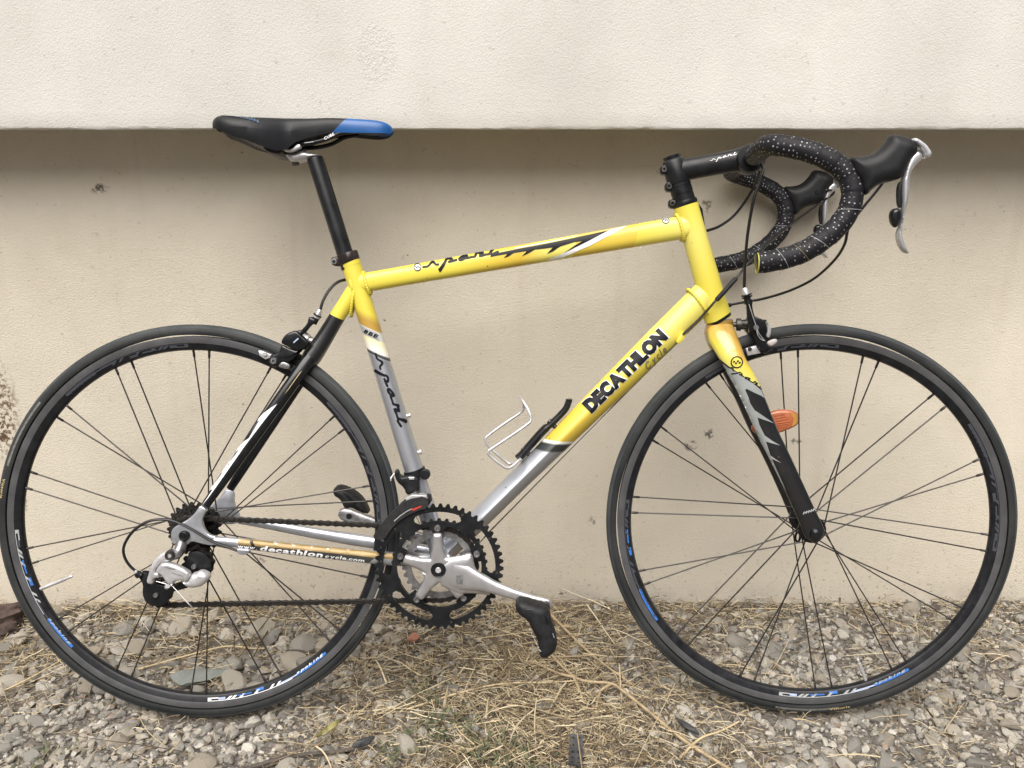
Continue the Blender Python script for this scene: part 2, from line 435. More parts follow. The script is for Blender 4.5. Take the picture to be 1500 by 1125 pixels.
def script_polys(o, ex, ez, fat=1.):
    out = []
    for pts, wd in SCRIPT:
        C = catmull([(a, b, 0) for a, b in pts], 3); W = [wd[min(len(wd) - 1, int(i / 3))] * fat for i in range(len(C))]
        out += ribbon([(c.x, c.y) for c in C], W)
    return [place2d(p, o, ex, ez) for p in out]
def disc2(c, r, n=20, r0=0.):
    if r0 <= 0: return [[(c[0] + r * cos(2 * pi * k / n), c[1] + r * sin(2 * pi * k / n)) for k in range(n)]]
    P = lambda k, q: (c[0] + q * cos(2 * pi * k / n), c[1] + q * sin(2 * pi * k / n))
    return [[P(k, r0), P(k + 1, r0), P(k + 1, r), P(k, r)] for k in range(n)]
# ------------------------------------------------------------------ the wall
YW = 0.374          # face of the lower wall; the upper storey stands an eighth of a metre proud of it
YU = YW - 0.125
ZE = 0.9725          # lower edge of the overhang

def stucco(name, base, marks=(), speck=.5, patch=None, grime=False, relief=.0013):
    m = bpy.data.materials.new(name); m.use_nodes = True
    n, l = m.node_tree.nodes, m.node_tree.links; b = n['Principled BSDF']; b.inputs['Roughness'].default_value = .93
    b.inputs['Specular IOR Level'].default_value = .2
    tc = n.new('ShaderNodeTexCoord')
    def nz(scale, det=5, rough=.6, vec=None):
        q = n.new('ShaderNodeTexNoise'); q.inputs['Scale'].default_value = scale; q.inputs['Detail'].default_value = det
        q.inputs['Roughness'].default_value = rough; l.new(vec or tc.outputs['Object'], q.inputs['Vector']); return q.outputs['Fac']
    def rng(v, a, b2, c=0., d=1.):
        q = n.new('ShaderNodeMapRange'); q.inputs['From Min'].default_value = a; q.inputs['From Max'].default_value = b2
        q.inputs['To Min'].default_value = c; q.inputs['To Max'].default_value = d; l.new(v, q.inputs['Value']); return q.outputs[0]
    def mixc(f, A, B):
        q = n.new('ShaderNodeMix'); q.data_type = 'RGBA'
        l.new(f, q.inputs[0])
        for sck, v in ((6, A), (7, B)):
            if isinstance(v, tuple): q.inputs[sck].default_value = (*v, 1)
            else: l.new(v, q.inputs[sck])
        return q.outputs[2]
    def math2(op, a, bb):
        q = n.new('ShaderNodeMath'); q.operation = op; q.use_clamp = op != 'ADD'
        for i, v in enumerate((a, bb)):
            if isinstance(v, (int, float)): q.inputs[i].default_value = v
            else: l.new(v, q.inputs[i])
        return q.outputs[0]
    big = nz(2.2, 6, .6); mid = nz(14, 6, .65); fine = nz(300, 3, .6); fine2 = nz(640, 2, .5)
    dk = tuple(c * .86 for c in base); lt = tuple(min(1, c * 1.05) for c in base)
    col = mixc(rng(big, .3, .7), dk, lt)
    col = mixc(rng(mid, .5, .75, 0, .35), col, (base[0] * .84, base[1] * .80, base[2] * .74))
    # small dark specks and scuffs
    vo = n.new('ShaderNodeTexVoronoi'); vo.inputs['Scale'].default_value = 21; vo.inputs['Randomness'].default_value = 1
    mp = n.new('ShaderNodeMapping'); mp.inputs['Scale'].default_value = (1, 1, 1.3)
    wn = n.new('ShaderNodeTexNoise'); wn.inputs['Scale'].default_value = 60; wn.inputs['Detail'].default_value = 3
    l.new(tc.outputs['Object'], wn.inputs['Vector'])
    va = n.new('ShaderNodeVectorMath'); va.operation = 'MULTIPLY_ADD'; va.inputs[1].default_value = (.014, .014, .014)
    l.new(wn.outputs['Color'], va.inputs[0]); l.new(tc.outputs['Object'], va.inputs[2]); l.new(va.outputs[0], mp.inputs[0]); l.new(mp.outputs[0], vo.inputs['Vector'])
    sp = rng(vo.outputs['Distance'], .07, .035)
    se = n.new('ShaderNodeSeparateColor'); l.new(vo.outputs['Color'], se.inputs[0])
    sp = math2('MULTIPLY', sp, rng(se.outputs[0], 1 - speck * .55, 1 - speck * .55 + .02))
    sp = math2('MULTIPLY', sp, rng(fine2, .35, .6))
    sp = math2('MULTIPLY', sp, rng(se.outputs[1], 0, 1, .25, .85))
    col = mixc(sp, col, (.075, .058, .042))
    hole = rng(nz(95, 2, .5), .70, .74, 0, .22)
    col = mixc(hole, col, (.20, .165, .125))
    sx = n.new('ShaderNodeSeparateXYZ'); l.new(tc.outputs['Object'], sx.inputs[0])
    rough_extra = None
    for (cx, cz, rx, rz, mc, amt) in marks:
        q = n.new('ShaderNodeVectorMath'); q.operation = 'SUBTRACT'; q.inputs[1].default_value = (cx, 0, cz); l.new(va.outputs[0], q.inputs[0])
        s = n.new('ShaderNodeVectorMath'); s.operation = 'MULTIPLY'; s.inputs[1].default_value = (1 / rx, 0, 1 / rz); l.new(q.outputs[0], s.inputs[0])
        ln = n.new('ShaderNodeVectorMath'); ln.operation = 'LENGTH'; l.new(s.outputs[0], ln.inputs[0])
        f = math2('MULTIPLY', rng(ln.outputs['Value'], 1.25, .75), rng(nz(130, 4, .7), .46, .56, 0, amt))
        col = mixc(f, col, mc)
    if grime:
        g = math2('MULTIPLY', rng(sx.outputs[2], .06, .0), rng(mid, .35, .65, .1, .8))
        col = mixc(g, col, (.36, .335, .30))
        g2 = math2('MULTIPLY', rng(sx.outputs[2], .35, .05), rng(big, .45, .7, 0, .3))
        col = mixc(g2, col, (.52, .42, .33))
    if grime:      # rain streaks and splashed soil
        ms = n.new('ShaderNodeMapping'); ms.inputs['Scale'].default_value = (16, 1, .9); l.new(tc.outputs['Object'], ms.inputs[0])
        col = mixc(rng(nz(1., 5, .6, ms.outputs[0]), .56, .78, 0, .22), col, (.40, .35, .28))
        sp2 = math2('MULTIPLY', rng(sx.outputs[2], .16, .01), rng(nz(120, 3, .6), .60, .68, 0, .75))
        col = mixc(sp2, col, (.22, .17, .12))
    l.new(col, b.inputs['Base Color'])
    h = math2('ADD', math2('MULTIPLY', fine, 1.0), math2('MULTIPLY', fine2, .5)); 
    h = math2('ADD', h, math2('MULTIPLY', mid, .12))
    if patch:
        cx, cz, rx, rz = patch
        q = n.new('ShaderNodeVectorMath'); q.operation = 'SUBTRACT'; q.inputs[1].default_value = (cx, 0, cz); l.new(va.outputs[0], q.inputs[0])
        s = n.new('ShaderNodeVectorMath'); s.operation = 'MULTIPLY'; s.inputs[1].default_value = (1 / rx, 0, 1 / rz); l.new(q.outputs[0], s.inputs[0])
        ln = n.new('ShaderNodeVectorMath'); ln.operation = 'LENGTH'; l.new(s.outputs[0], ln.inputs[0])
        sb = n.new('ShaderNodeMath'); sb.operation = 'SUBTRACT'; sb.inputs[1].default_value = .5; l.new(nz(190, 4, .75), sb.inputs[0])
        fm = n.new('ShaderNodeMath'); fm.operation = 'MULTIPLY'; l.new(rng(ln.outputs['Value'], 1.1, .9), fm.inputs[0]); l.new(sb.outputs[0], fm.inputs[1]); f = fm.outputs[0]
        f2 = n.new('ShaderNodeMath'); f2.operation = 'MULTIPLY'; f2.inputs[1].default_value = 2.4; l.new(f, f2.inputs[0]); h = math2('ADD', h, f2.outputs[0])
    bp = n.new('ShaderNodeBump'); bp.inputs['Strength'].default_value = 1; bp.inputs['Distance'].default_value = relief
    l.new(h, bp.inputs['Height']); l.new(bp.outputs[0], b.inputs['Normal'])
    return m

DIRT = (.085, .066, .047); GREYM = (.10, .095, .085)
lower_marks = [(-.237, .875, .017, .008, DIRT, .9), (.933, .392, .010, .010, GREYM, .9), (.896, .366, .013, .011, GREYM, .95),
               (1.081, .362, .011, .006, GREYM, .85), (1.11, .373, .012, .006, GREYM, .85), (.003, .114, .016, .006, GREYM, .8),
               (.90, .841, .009, .012, DIRT, .7), (.70, .20, .007, .011, GREYM, .7), (.642, .034, .010, .004, DIRT, .8),
               (-.50, .45, .045, .10, (.15, .105, .065), .95), (-.515, .40, .04, .035, (.10, .06, .035), .9), (-.47, .242, .006, .016, DIRT, .6),
               (.56, .02, .06, .012, (.16, .14, .12), .8), (.70, .012, .05, .012, (.20, .17, .14), .8)]
M_wall = stucco('cream_render', (.655, .606, .508), lower_marks, .48, grime=True)
M_wallu = stucco('cream_render_upper', (.665, .654, .612), [(.011, 1.018, .004, .004, DIRT, .6)], .22, patch=(.307, 1.10, .035, .05), relief=.00075)

mb = MB(); xs = [-6 + 12 * i / 6 for i in range(7)]
for i in range(6):
    mb.add([(xs[i], YW, -.3), (xs[i + 1], YW, -.3), (xs[i + 1], YW, ZE + .05), (xs[i], YW, ZE + .05)], [(0, 1, 2, 3)])
mb.add([(-6, YW, -.3), (6, YW, -.3), (6, YW + .25, -.3), (-6, YW + .25, -.3)], [(0, 3, 2, 1)])
mb.add([(-6, YW + .25, -.3), (6, YW + .25, -.3), (6, YW + .25, ZE + .05), (-6, YW + .25, ZE + .05)], [(0, 3, 2, 1)])
wall = link('rendered_wall', mb.mesh('rendered_wall', M_wall, smooth=False, fix=False))
wall['label'] = 'cream rendered house wall with overhanging upper part, behind the bicycle'; wall['category'] = 'wall'
# upper storey with its slightly ragged lower edge
prof = [(YU, 3.2), (YU, ZE + .03), (YU, ZE + .006), (YU + .0008, ZE + .0022), (YU + .0025, ZE + .0004), (YU + .007, ZE), (YW + .05, ZE + .003), (YW + .05, 3.2)]
xs = [-6, -3, -1.5] + [-.9 + .012 * i for i in range(234)] + [2.4, 3.5, 6]
vs, fs = [], []; N = len(prof)
for x in xs:
    for j, (y, z) in enumerate(prof):
        k = 1 if 2 <= j <= 5 else 0
        e = noise.noise(Vector((x * 9, j * .2, 0))) * .0016 + noise.noise(Vector((x * 55, j * .3, 5))) * .0012
        vs.append((x, y + k * e * .8, z + k * e))
for i in range(len(xs) - 1):
    for j in range(N - 1): fs.append((i * N + j, (i + 1) * N + j, (i + 1) * N + j + 1, i * N + j + 1))
mb = MB(); mb.add(vs, fs); link('overhang', mb.mesh('overhang', M_wallu, angle=22), wall)

# ------------------------------------------------------------------ ground, gravel, straw
def ground_z(x, y):
    z = -.007 + .006 * noise.noise(Vector((x * 2.1, y * 2.1, 1))) + .003 * noise.noise(Vector((x * 9, y * 9, 4)))
    z += .012 * max(0, min(1, (y - .22) / .15))
    if y < -.6: z -= .0
    return z
m = bpy.data.materials.new('dry_soil'); m.use_nodes = True; M_soil = m
n, l = m.node_tree.nodes, m.node_tree.links; b = n['Principled BSDF']; b.inputs['Roughness'].default_value = .95; b.inputs['Specular IOR Level'].default_value = .2
tc = n.new('ShaderNodeTexCoord'); n1 = n.new('ShaderNodeTexNoise'); n1.inputs['Scale'].default_value = 40; n1.inputs['Detail'].default_value = 8; n1.inputs['Roughness'].default_value = .75
v1 = n.new('ShaderNodeTexVoronoi'); v1.inputs['Scale'].default_value = 130
for q in (n1, v1): l.new(tc.outputs['Object'], q.inputs['Vector'])
rp = n.new('ShaderNodeValToRGB'); rp.color_ramp.elements[0].position = .3; rp.color_ramp.elements[0].color = (.040, .032, .023, 1)
rp.color_ramp.elements[1].position = .75; rp.color_ramp.elements[1].color = (.20, .16, .115, 1); l.new(n1.outputs['Fac'], rp.inputs[0])
mx = n.new('ShaderNodeMix'); mx.data_type = 'RGBA'; mx.inputs[0].default_value = .3; l.new(rp.outputs[0], mx.inputs[6]); 
hs = n.new('ShaderNodeHueSaturation'); hs.inputs['Saturation'].default_value = .12; hs.inputs['Value'].default_value = .35; l.new(v1.outputs['Color'], hs.inputs['Color']); l.new(hs.outputs[0], mx.inputs[7])
l.new(mx.outputs[2], b.inputs['Base Color'])
ad = n.new('ShaderNodeMath'); ad.operation = 'ADD'; l.new(n1.outputs['Fac'], ad.inputs[0]); l.new(v1.outputs['Distance'], ad.inputs[1])
bp = n.new('ShaderNodeBump'); bp.inputs['Distance'].default_value = .006; l.new(ad.outputs[0], bp.inputs['Height']); l.new(bp.outputs[0], b.inputs['Normal'])

gx = [-80, -25, -8, -3] + [-1.6 + .03 * i for i in range(141)] + [4, 9, 25, 80]
gy = [-80, -25, -8, -3, -1.5] + [-.9 + .03 * i for i in range(43)] + [.39 + .02, .6]
vs = [(x, y, ground_z(x, y) if -1.7 < x < 2.7 and -1 < y else -.012) for y in gy for x in gx]
fs = [(j * len(gx) + i, j * len(gx) + i + 1, (j + 1) * len(gx) + i + 1, (j + 1) * len(gx) + i) for j in range(len(gy) - 1) for i in range(len(gx) - 1)]
mb = MB(); mb.add(vs, fs); ground = link('ground', mb.mesh('ground', M_soil)); ground['kind'] = 'structure'

def island_mat(name, stops, rough, per_obj=False, bump=.0012, bscale=260, speckle=.35):
    m = bpy.data.materials.new(name); m.use_nodes = True
    n, l = m.node_tree.nodes, m.node_tree.links; b = n['Principled BSDF']; b.inputs['Roughness'].default_value = rough; b.inputs['Specular IOR Level'].default_value = .25
    g = n.new('ShaderNodeNewGeometry'); src = g.outputs['Random Per Island']
    if per_obj: src = n.new('ShaderNodeObjectInfo').outputs['Random']
    r = n.new('ShaderNodeValToRGB'); cr = r.color_ramp; cr.interpolation = 'LINEAR'
    cr.elements[0].position, cr.elements[0].color = stops[0][0], (*stops[0][1], 1); cr.elements[1].position, cr.elements[1].color = stops[1][0], (*stops[1][1], 1)
    for p, c in stops[2:]: e = cr.elements.new(p); e.color = (*c, 1)
    l.new(src, r.inputs[0])
    tc = n.new('ShaderNodeTexCoord'); no = n.new('ShaderNodeTexNoise'); no.inputs['Scale'].default_value = bscale; no.inputs['Detail'].default_value = 6; no.inputs['Roughness'].default_value = .7
    l.new(tc.outputs['Object'], no.inputs['Vector'])
    mr = n.new('ShaderNodeMapRange'); mr.inputs['From Min'].default_value = .3; mr.inputs['From Max'].default_value = .7
    mr.inputs['To Min'].default_value = 1 - speckle; mr.inputs['To Max'].default_value = 1 + speckle * .6; l.new(no.outputs['Fac'], mr.inputs['Value'])
    vm = n.new('ShaderNodeVectorMath'); vm.operation = 'SCALE'; l.new(r.outputs[0], vm.inputs[0]); l.new(mr.outputs[0], vm.inputs['Scale']); l.new(vm.outputs[0], b.inputs['Base Color'])
    if bump:
        bp = n.new('ShaderNodeBump'); bp.inputs['Distance'].default_value = bump; l.new(no.outputs['Fac'], bp.inputs['Height']); l.new(bp.outputs[0], b.inputs['Normal'])
    return m
STONE = [(0, (.17, .163, .148)), (.22, (.29, .275, .245)), (.42, (.225, .215, .20)), (.58, (.37, .34, .285)), (.72, (.30, .265, .215)), (.85, (.43, .405, .355)), (.965, (.50, .475, .425)), (.99, (.26, .21, .17)), (1, (.30, .22, .17))]
M_stone = island_mat('gravel_stone', STONE, .88)
M_stoneo = island_mat('single_stone', STONE, .88, per_obj=True)
M_straw = island_mat('dry_straw', [(0, (.060, .044, .028)), (.32, (.19, .145, .09)), (.6, (.36, .285, .175)), (.8, (.50, .415, .265)), (1, (.62, .54, .385))], .75, bump=0, speckle=.2)
M_stalk = mat('dry_stalk', (.35, .27, .165), .7, 0, var=.3, vscale=60, bump=.0004, bscale=300)

def stone_shape(seed, sub):
    bm = bmesh.new(); bmesh.ops.create_icosphere(bm, subdivisions=sub, radius=1)
    rs = random.Random(seed); off = Vector((seed * 7.3, seed * 3.1, 0))
    planes = [(Vector((rs.gauss(0, 1), rs.gauss(0, 1), rs.gauss(0, 1))).normalized(), rs.uniform(.52, .88)) for _ in range(10)]
    for v in bm.verts:
        p = v.co.copy(); d = 1 + .22 * noise.noise(p * 1.1 + off) + .06 * noise.noise(p * 3 + off)
        p = p * d
        for nn, dd in planes:
            e = p.dot(nn) - dd
            if e > 0: p -= nn * e * .93
        v.co = p
    V = np.array([v.co[:] for v in bm.verts]); F = np.array([[q.index for q in f.verts] for f in bm.faces]); bm.free(); return V, F
SH0 = [stone_shape(i + 61, 1) for i in range(10)]      # grit
SH1 = [stone_shape(i + 1, 2) for i in range(16)]
SH2 = [stone_shape(i + 31, 3) for i in range(14)]
rng_ = np.random.default_rng(11)

def straw_amount(x, y):
    """0 bare gravel .. 1 covered with straw"""
    a = math.exp(-((x - .56) / .30) ** 2) * 1.0
    a = max(a, .75 * max(0, min(1, (y - .24) / .10)) * (0.9 if x < 1.15 else .55))
    a = max(a, .55 * math.exp(-((x + .42) / .10) ** 2 - ((y - .18) / .15) ** 2), .5 * math.exp(-((x - 1.5) / .15) ** 2 - ((y - .27) / .08) ** 2))
    a = max(a, .55 * math.exp(-((x - .86) / .12) ** 2 - ((y + .12) / .07) ** 2), .42 * math.exp(-((x - .02) / .35) ** 2 - ((y - .2) / .12) ** 2))
    a += .28 * noise.noise(Vector((x * 6, y * 6, 9)))
    return max(0., min(1., a))

stones = []      # x, y, r, kind
def scatter(N, x0, x1, y0, y1, rf):
    for _ in range(N):
        x, y = rng_.uniform(x0, x1), rng_.uniform(y0, y1); s = straw_amount(x, y)
        r = rf(x, y, s)
        if r is None or y + r * .8 > YW: continue
        if (abs(y) < .011 + r * (.35 if r < .006 else .75)) and (-.07 < x < .07 or .95 < x < 1.09): continue   # under the tyres
        stones.append((x, y, r))
def r_big(x, y, s):
    if rng_.random() < s * .85: return None
    base = .0100 if x < .3 else .0098
    if x < .22 and y > .04: base = .0148
    return base * math.exp(rng_.normal(0, .32))
def r_small(x, y, s):
    if rng_.random() < s * .72: return None
    return .0050 * math.exp(rng_.normal(0, .36))
scatter(2300, -.75, 1.8, -.30, .37, r_big)
scatter(2600, -.75, 1.8, -.30, .37, lambda x, y, s: None if rng_.random() < s * .8 else .0078 * math.exp(rng_.normal(0, .25)))
scatter(10000, -.75, 1.8, -.30, .37, r_small)
scatter(9000, -.75, 1.8, -.30, .37, lambda x, y, s: .0026 * math.exp(rng_.normal(0, .3)))
scatter(700, -1.6, 2.6, -.75, -.30, r_big); scatter(2200, -1.6, 2.6, -.75, -.30, lambda x, y, s: .007 * math.exp(rng_.normal(0, .3)))
scatter(500, -1.6, -.75, -.30, .37, r_big); scatter(1600, -1.6, -.75, -.30, .37, r_small)
scatter(500, 1.8, 2.6, -.30, .37, r_big); scatter(1400, 1.8, 2.6, -.30, .37, r_small)
vis = lambda s: -.60 < s[0] < 1.62 and -.14 < s[1]
stones.sort(key=lambda s: -(s[2] if vis(s) else 0))
single, rest = stones[:300], stones[300:]
base_me = []
for i, (V, F) in enumerate(SH2):
    me = bpy.data.meshes.new('stone'); me.from_pydata(V.tolist(), [], F.tolist()); me.materials.append(M_stoneo)
    me.polygons.foreach_set('use_smooth', [True] * len(me.polygons)); me.set_sharp_from_angle(angle=radians(24)); base_me.append(me)
for i, (x, y, r) in enumerate(single):
    o = link('stone', base_me[i % len(base_me)], ground)
    fl = rng_.uniform(.42, .8); e = rng_.uniform(.75, 1.0)
    o.scale = (r * 1.15, r * e, r * fl); o.rotation_euler = (rng_.normal(0, .18), rng_.normal(0, .18), rng_.uniform(0, 6.28))
    o.location = (x, y, ground_z(x, y) + r * fl * rng_.uniform(.25, .62))
VV, FF, nv = [], [], 0
for (x, y, r) in rest:
    SS = SH1 if r > .0058 else SH0
    V, F = SS[rng_.integers(len(SS))]
    fl = rng_.uniform(.45, .85); P = V * np.array([r * 1.12, r * rng_.uniform(.72, 1.), r * fl])
    R = np.array(Matrix.Rotation(rng_.uniform(0, 6.28), 3, 'Z') @ Matrix.Rotation(rng_.normal(0, .3), 3, 'X'))
    P = P @ R.T + np.array([x, y, ground_z(x, y) + r * fl * rng_.uniform(.1, .75)])
    VV.append(P); FF.append(F + nv); nv += len(P)
def big_mesh(name, V, F, m, smooth=True, angle=None):
    me = bpy.data.meshes.new(name); V = np.concatenate(V).astype(np.float32); F = np.concatenate(F).astype(np.int32); k = F.shape[1]
    me.vertices.add(len(V)); me.vertices.foreach_set('co', V.ravel()); me.loops.add(F.size); me.loops.foreach_set('vertex_index', F.ravel())
    me.polygons.add(len(F)); me.polygons.foreach_set('loop_start', np.arange(0, F.size, k, dtype=np.int32)); me.polygons.foreach_set('loop_total', np.full(len(F), k, dtype=np.int32))
    me.update(calc_edges=True); me.validate(); me.materials.append(m)
    me.polygons.foreach_set('use_smooth', [smooth] * len(F))
    if angle: me.set_sharp_from_angle(angle=radians(angle))
    return me
gravel = link('gravel', big_mesh('gravel', VV, FF, M_stone, True, 26), ground); gravel['kind'] = 'stuff'

# loose straw: thin three-sided stalks, bent
def straw_blades(N, region, lens, wid, prob, lift, seed):
    g = np.random.default_rng(seed); VV, FF, nv = [], [], 0
    while N > 0:
        x, y = g.uniform(region[0], region[1]), g.uniform(region[2], region[3]); N -= 1
        if g.random() > prob(x, y): continue
        L = lens * math.exp(g.normal(0, .5)); a = g.uniform(0, 2 * pi); k = g.normal(0, 6.) * (L < .12); w_ = wid * math.exp(g.normal(0, .35))
        nseg = 4 if L > .03 else 2
        z0 = ground_z(x, y) + g.uniform(.001, lift); tilt = g.normal(0, .16)
        P = []
        px, py = x - cos(a) * L / 2, y - sin(a) * L / 2
        for i in range(nseg + 1):
            t = i / nseg; P.append((px, py, z0 + (t - .5) * L * tilt + .004 * sin(t * 3.1) * g.uniform(-.5, 1)))
            a += k * L / nseg; px += cos(a) * L / nseg; py += sin(a) * L / nseg
        ok = all(p[1] < YW - .002 for p in P)
        if not ok: continue
        V = []
        for i, p in enumerate(P):
            q = P[min(i + 1, nseg)]; r0 = P[max(i - 1, 0)]; t = atan2(q[1] - r0[1], q[0] - r0[0]); nx, ny = -sin(t), cos(t); ww = w_ * (1 - .5 * (i / nseg) ** 2)
            zf = max(p[2], ground_z(p[0], p[1]) + .0008)
            V += [(p[0] + nx * ww, p[1] + ny * ww, zf), (p[0] - nx * ww, p[1] - ny * ww, zf), (p[0], p[1], zf + ww * 1.2)]
        F = [(i * 3 + j, i * 3 + (j + 1) % 3, i * 3 + 3 + (j + 1) % 3, i * 3 + 3 + j) for i in range(nseg) for j in range(3)]
        VV.append(np.array(V)); FF.append(np.array(F) + nv); nv += len(V)
    return VV, FF
A1 = straw_blades(64000, (-.8, 1.85, -.32, .372), .024, .0006, lambda x, y: .05 + .95 * straw_amount(x, y) ** 1.2, .018, 3)
A2 = straw_blades(2900, (-.8, 1.85, -.32, .372), .085, .0008, lambda x, y: .03 + .97 * straw_amount(x, y) ** 1.2, .024, 5)
A3 = straw_blades(4500, (-1.5, 2.5, -.75, -.30), .035, .0007, lambda x, y: .2 + .8 * straw_amount(x, y), .016, 6)
V_, F_, nv = [], [], 0
for A in (A1, A2, A3):
    k = sum(len(v) for v in A[0]); V_ += A[0]; F_ += [f + nv for f in A[1]]; nv += k
st = link('straw', big_mesh('straw', V_, F_, M_straw, False)); st['kind'] = 'stuff'
st['label'] = 'loose dry straw and grass stalks strewn over the gravel'; st['category'] = 'straw'

# a little green ground cover in the straw
M_weed = island_mat('weed_leaf', [(0, (.05, .06, .035)), (.5, (.085, .10, .055)), (1, (.15, .15, .085))], .7, bump=0, speckle=.15)
VV, FF, nv = [], [], 0; g = np.random.default_rng(8)
for (cx, cy, rr, k) in ((.40, -.02, .05, 150), (.47, -.085, .06, 190), (.36, .06, .04, 90), (.52, -.13, .06, 160), (.33, -.10, .03, 40), (-.22, -.10, .03, 25)):
    for _ in range(k):
        x, y = g.normal(cx, rr * .6), g.normal(cy, rr * .6); a = g.uniform(0, 6.28); L = g.uniform(.006, .016); w_ = L * .22; z = ground_z(x, y) + g.uniform(.004, .016); up = g.uniform(.1, .9)
        d = np.array([cos(a), sin(a), up]); s = np.array([-sin(a), cos(a), 0.]) * w_; o = np.array([x, y, z])
        VV.append(np.array([o, o + d * L * .5 + s, o + d * L, o + d * L * .5 - s])); FF.append(np.array([[0, 1, 2, 3]]) + nv); nv += 4
wd = link('weeds', big_mesh('weeds', VV, FF, M_weed, False)); wd['kind'] = 'stuff'; wd['label'] = 'tiny green weeds growing through the straw'; wd['category'] = 'weeds'

# ---- single things lying on the ground
def tagged(o, label, cat, group=None):
    o['label'] = label; o['category'] = cat
    if group: o['group'] = group
    return o
def stalk(name, pts, r0, r1, m, parent=None, seg=7, knots=0):
    P = [(x, y, ground_z(x, y) + h) for x, y, h in pts]; C = catmull(P, 5); R = [r0 + (r1 - r0) * i / (len(C) - 1) for i in range(len(C))]
    R = [r * (1 + .12 * noise.noise(Vector((i * 1.7, r0 * 900, 0)))) for i, r in enumerate(R)]
    mb = MB(); tube(mb, C, R, seg); return link(name, mb.mesh(name, m), parent)
main = stalk('dry_stem', [(.875, -.155, .012), (.85, -.131, .014), (.80, -.075, .016), (.757, -.007, .018), (.720, .05, .020), (.700, .068, .024), (.66, .078, .022), (.635, .095, .022), (.60, .16, .022), (.575, .25, .026), (.562, .315, .03)], .0030, .0020, M_stalk)
tagged(main, 'long forked dry plant stem lying from under the front pedal towards the lower right', 'stem')
stalk('side_branch', [(.70, .068, .022), (.682, .055, .018), (.672, .025, .012), (.668, .0, .008)], .0028, .0020, M_stalk, main)
stalk('side_branch', [(.64, .09, .022), (.61, .105, .02), (.575, .135, .018), (.54, .16, .014)], .0026, .0014, M_stalk, main)
stalk('side_branch', [(.635, .095, .022), (.645, .06, .014), (.65, .03, .01)], .0026, .0018, M_stalk, main)
t = stalk('dry_stem', [(.60, .30, .026), (.66, .19, .022), (.70, .13, .018), (.745, .075, .012)], .0026, .0016, M_stalk); tagged(t, 'thin brown dry stem lying beside the long forked stem, right of the pedal', 'stem')
M_pale = mat('pale_stalk', (.55, .44, .26), .7, 0, var=.2, vscale=50)
t = stalk('straw_stalk', [(.79, -.115, .012), (.83, -.075, .016), (.87, -.055, .016), (.905, -.035, .018)], .0022, .0012, M_pale); tagged(t, 'pale forked straw stalk crossing the lower end of the long stem', 'straw stalk')
t = stalk('straw_stalk', [(.34, .01, .012), (.42, .05, .014), (.50, .075, .016), (.60, .085, .016), (.66, .085, .02)], .0017, .0010, M_pale); tagged(t, 'long thin straw stalk lying between the wheels, below the chainrings', 'straw stalk')
t = stalk('straw_stalk', [(-.17, .13, .014), (-.10, .17, .016), (-.03, .20, .018), (.02, .20, .014)], .0018, .0010, M_pale); tagged(t, 'straw stalk lying over stones seen through the rear wheel', 'straw stalk')
t = stalk('straw_stalk', [(-.42, .02, .014), (-.36, .09, .018), (-.33, .16, .016), (-.31, .22, .014)], .0018, .0010, M_pale); tagged(t, 'straw stalk lying on the gravel left of the rear wheel', 'straw stalk')
M_twig = mat('dark_twig', (.075, .062, .052), .8, 0, var=.4, vscale=60, bump=.0006, bscale=200)
t = stalk('twig', [(.10, -.135, .010), (.17, -.11, .014), (.24, -.10, .014), (.30, -.085, .016)], .0040, .0028, M_twig); tagged(t, 'dark bare twig on the gravel below the rear wheel, near the bottom edge', 'twig')
M_plast = mat('black_plastic_scrap', (.030, .033, .038), .55, 0, var=.3, vscale=60, dust=.1)
# perforated strip of black plastic
mb = MB(); gear_ok = None
x0, x1, y0, y1 = -.011, .011, -.034, .034
nx, ny = 11, 30
cells = {(i, j) for i in range(nx) for j in range(ny) if not ((j % 6 in (2, 3)) and i in (2, 3, 7, 8))}
vid = {}; vs = []; fs = []
def gv(i, j, s):
    if (i, j, s) not in vid:
        vid[(i, j, s)] = len(vs); yy = y0 + (y1 - y0) * j / ny
        vs.append((x0 + (x1 - x0) * i / nx, yy, .003 * s + .006 * (yy / .034) ** 2))
    return vid[(i, j, s)]
for (i, j) in cells:
    fs.append((gv(i, j, 1), gv(i + 1, j, 1), gv(i + 1, j + 1, 1), gv(i, j + 1, 1))); fs.append((gv(i, j, 0), gv(i, j + 1, 0), gv(i + 1, j + 1, 0), gv(i + 1, j, 0)))
    for di, dj, q in ((-1, 0, ((0, 0), (0, 1))), (1, 0, ((1, 1), (1, 0))), (0, -1, ((1, 0), (0, 0))), (0, 1, ((0, 1), (1, 1)))):
        if (i + di, j + dj) not in cells:
            (a, b2), (c, d) = q; fs.append((gv(i + a, j + b2, 0), gv(i + c, j + d, 0), gv(i + c, j + d, 1), gv(i + a, j + b2, 1)))
mb.add(vs, fs); o = link('plastic_strip', mb.mesh('plastic_strip', M_plast, smooth=False)); o.location = (.624, -.112, .010); o.rotation_euler = (.05, 0, radians(-6))
tagged(o, 'short black perforated plastic strip lying in the straw at the bottom edge', 'plastic strip')
def scrap(name, loc, rz, a, bb, c, label, cat, m):
    mb = MB(); V, F = SH2[int(a * 1e4) % 14]; mb.add((V * np.array([a, bb, c])).tolist(), F.tolist())
    o = link(name, mb.mesh(name, m, angle=30)); o.location = loc; o.rotation_euler = (.05, .03, rz); return tagged(o, label, cat)
scrap('rubber_scrap', (.815, -.050, .012), -.9, .030, .007, .006, 'black rubber scrap beside the lower part of the long dry stem', 'rubber scrap', M_plast)
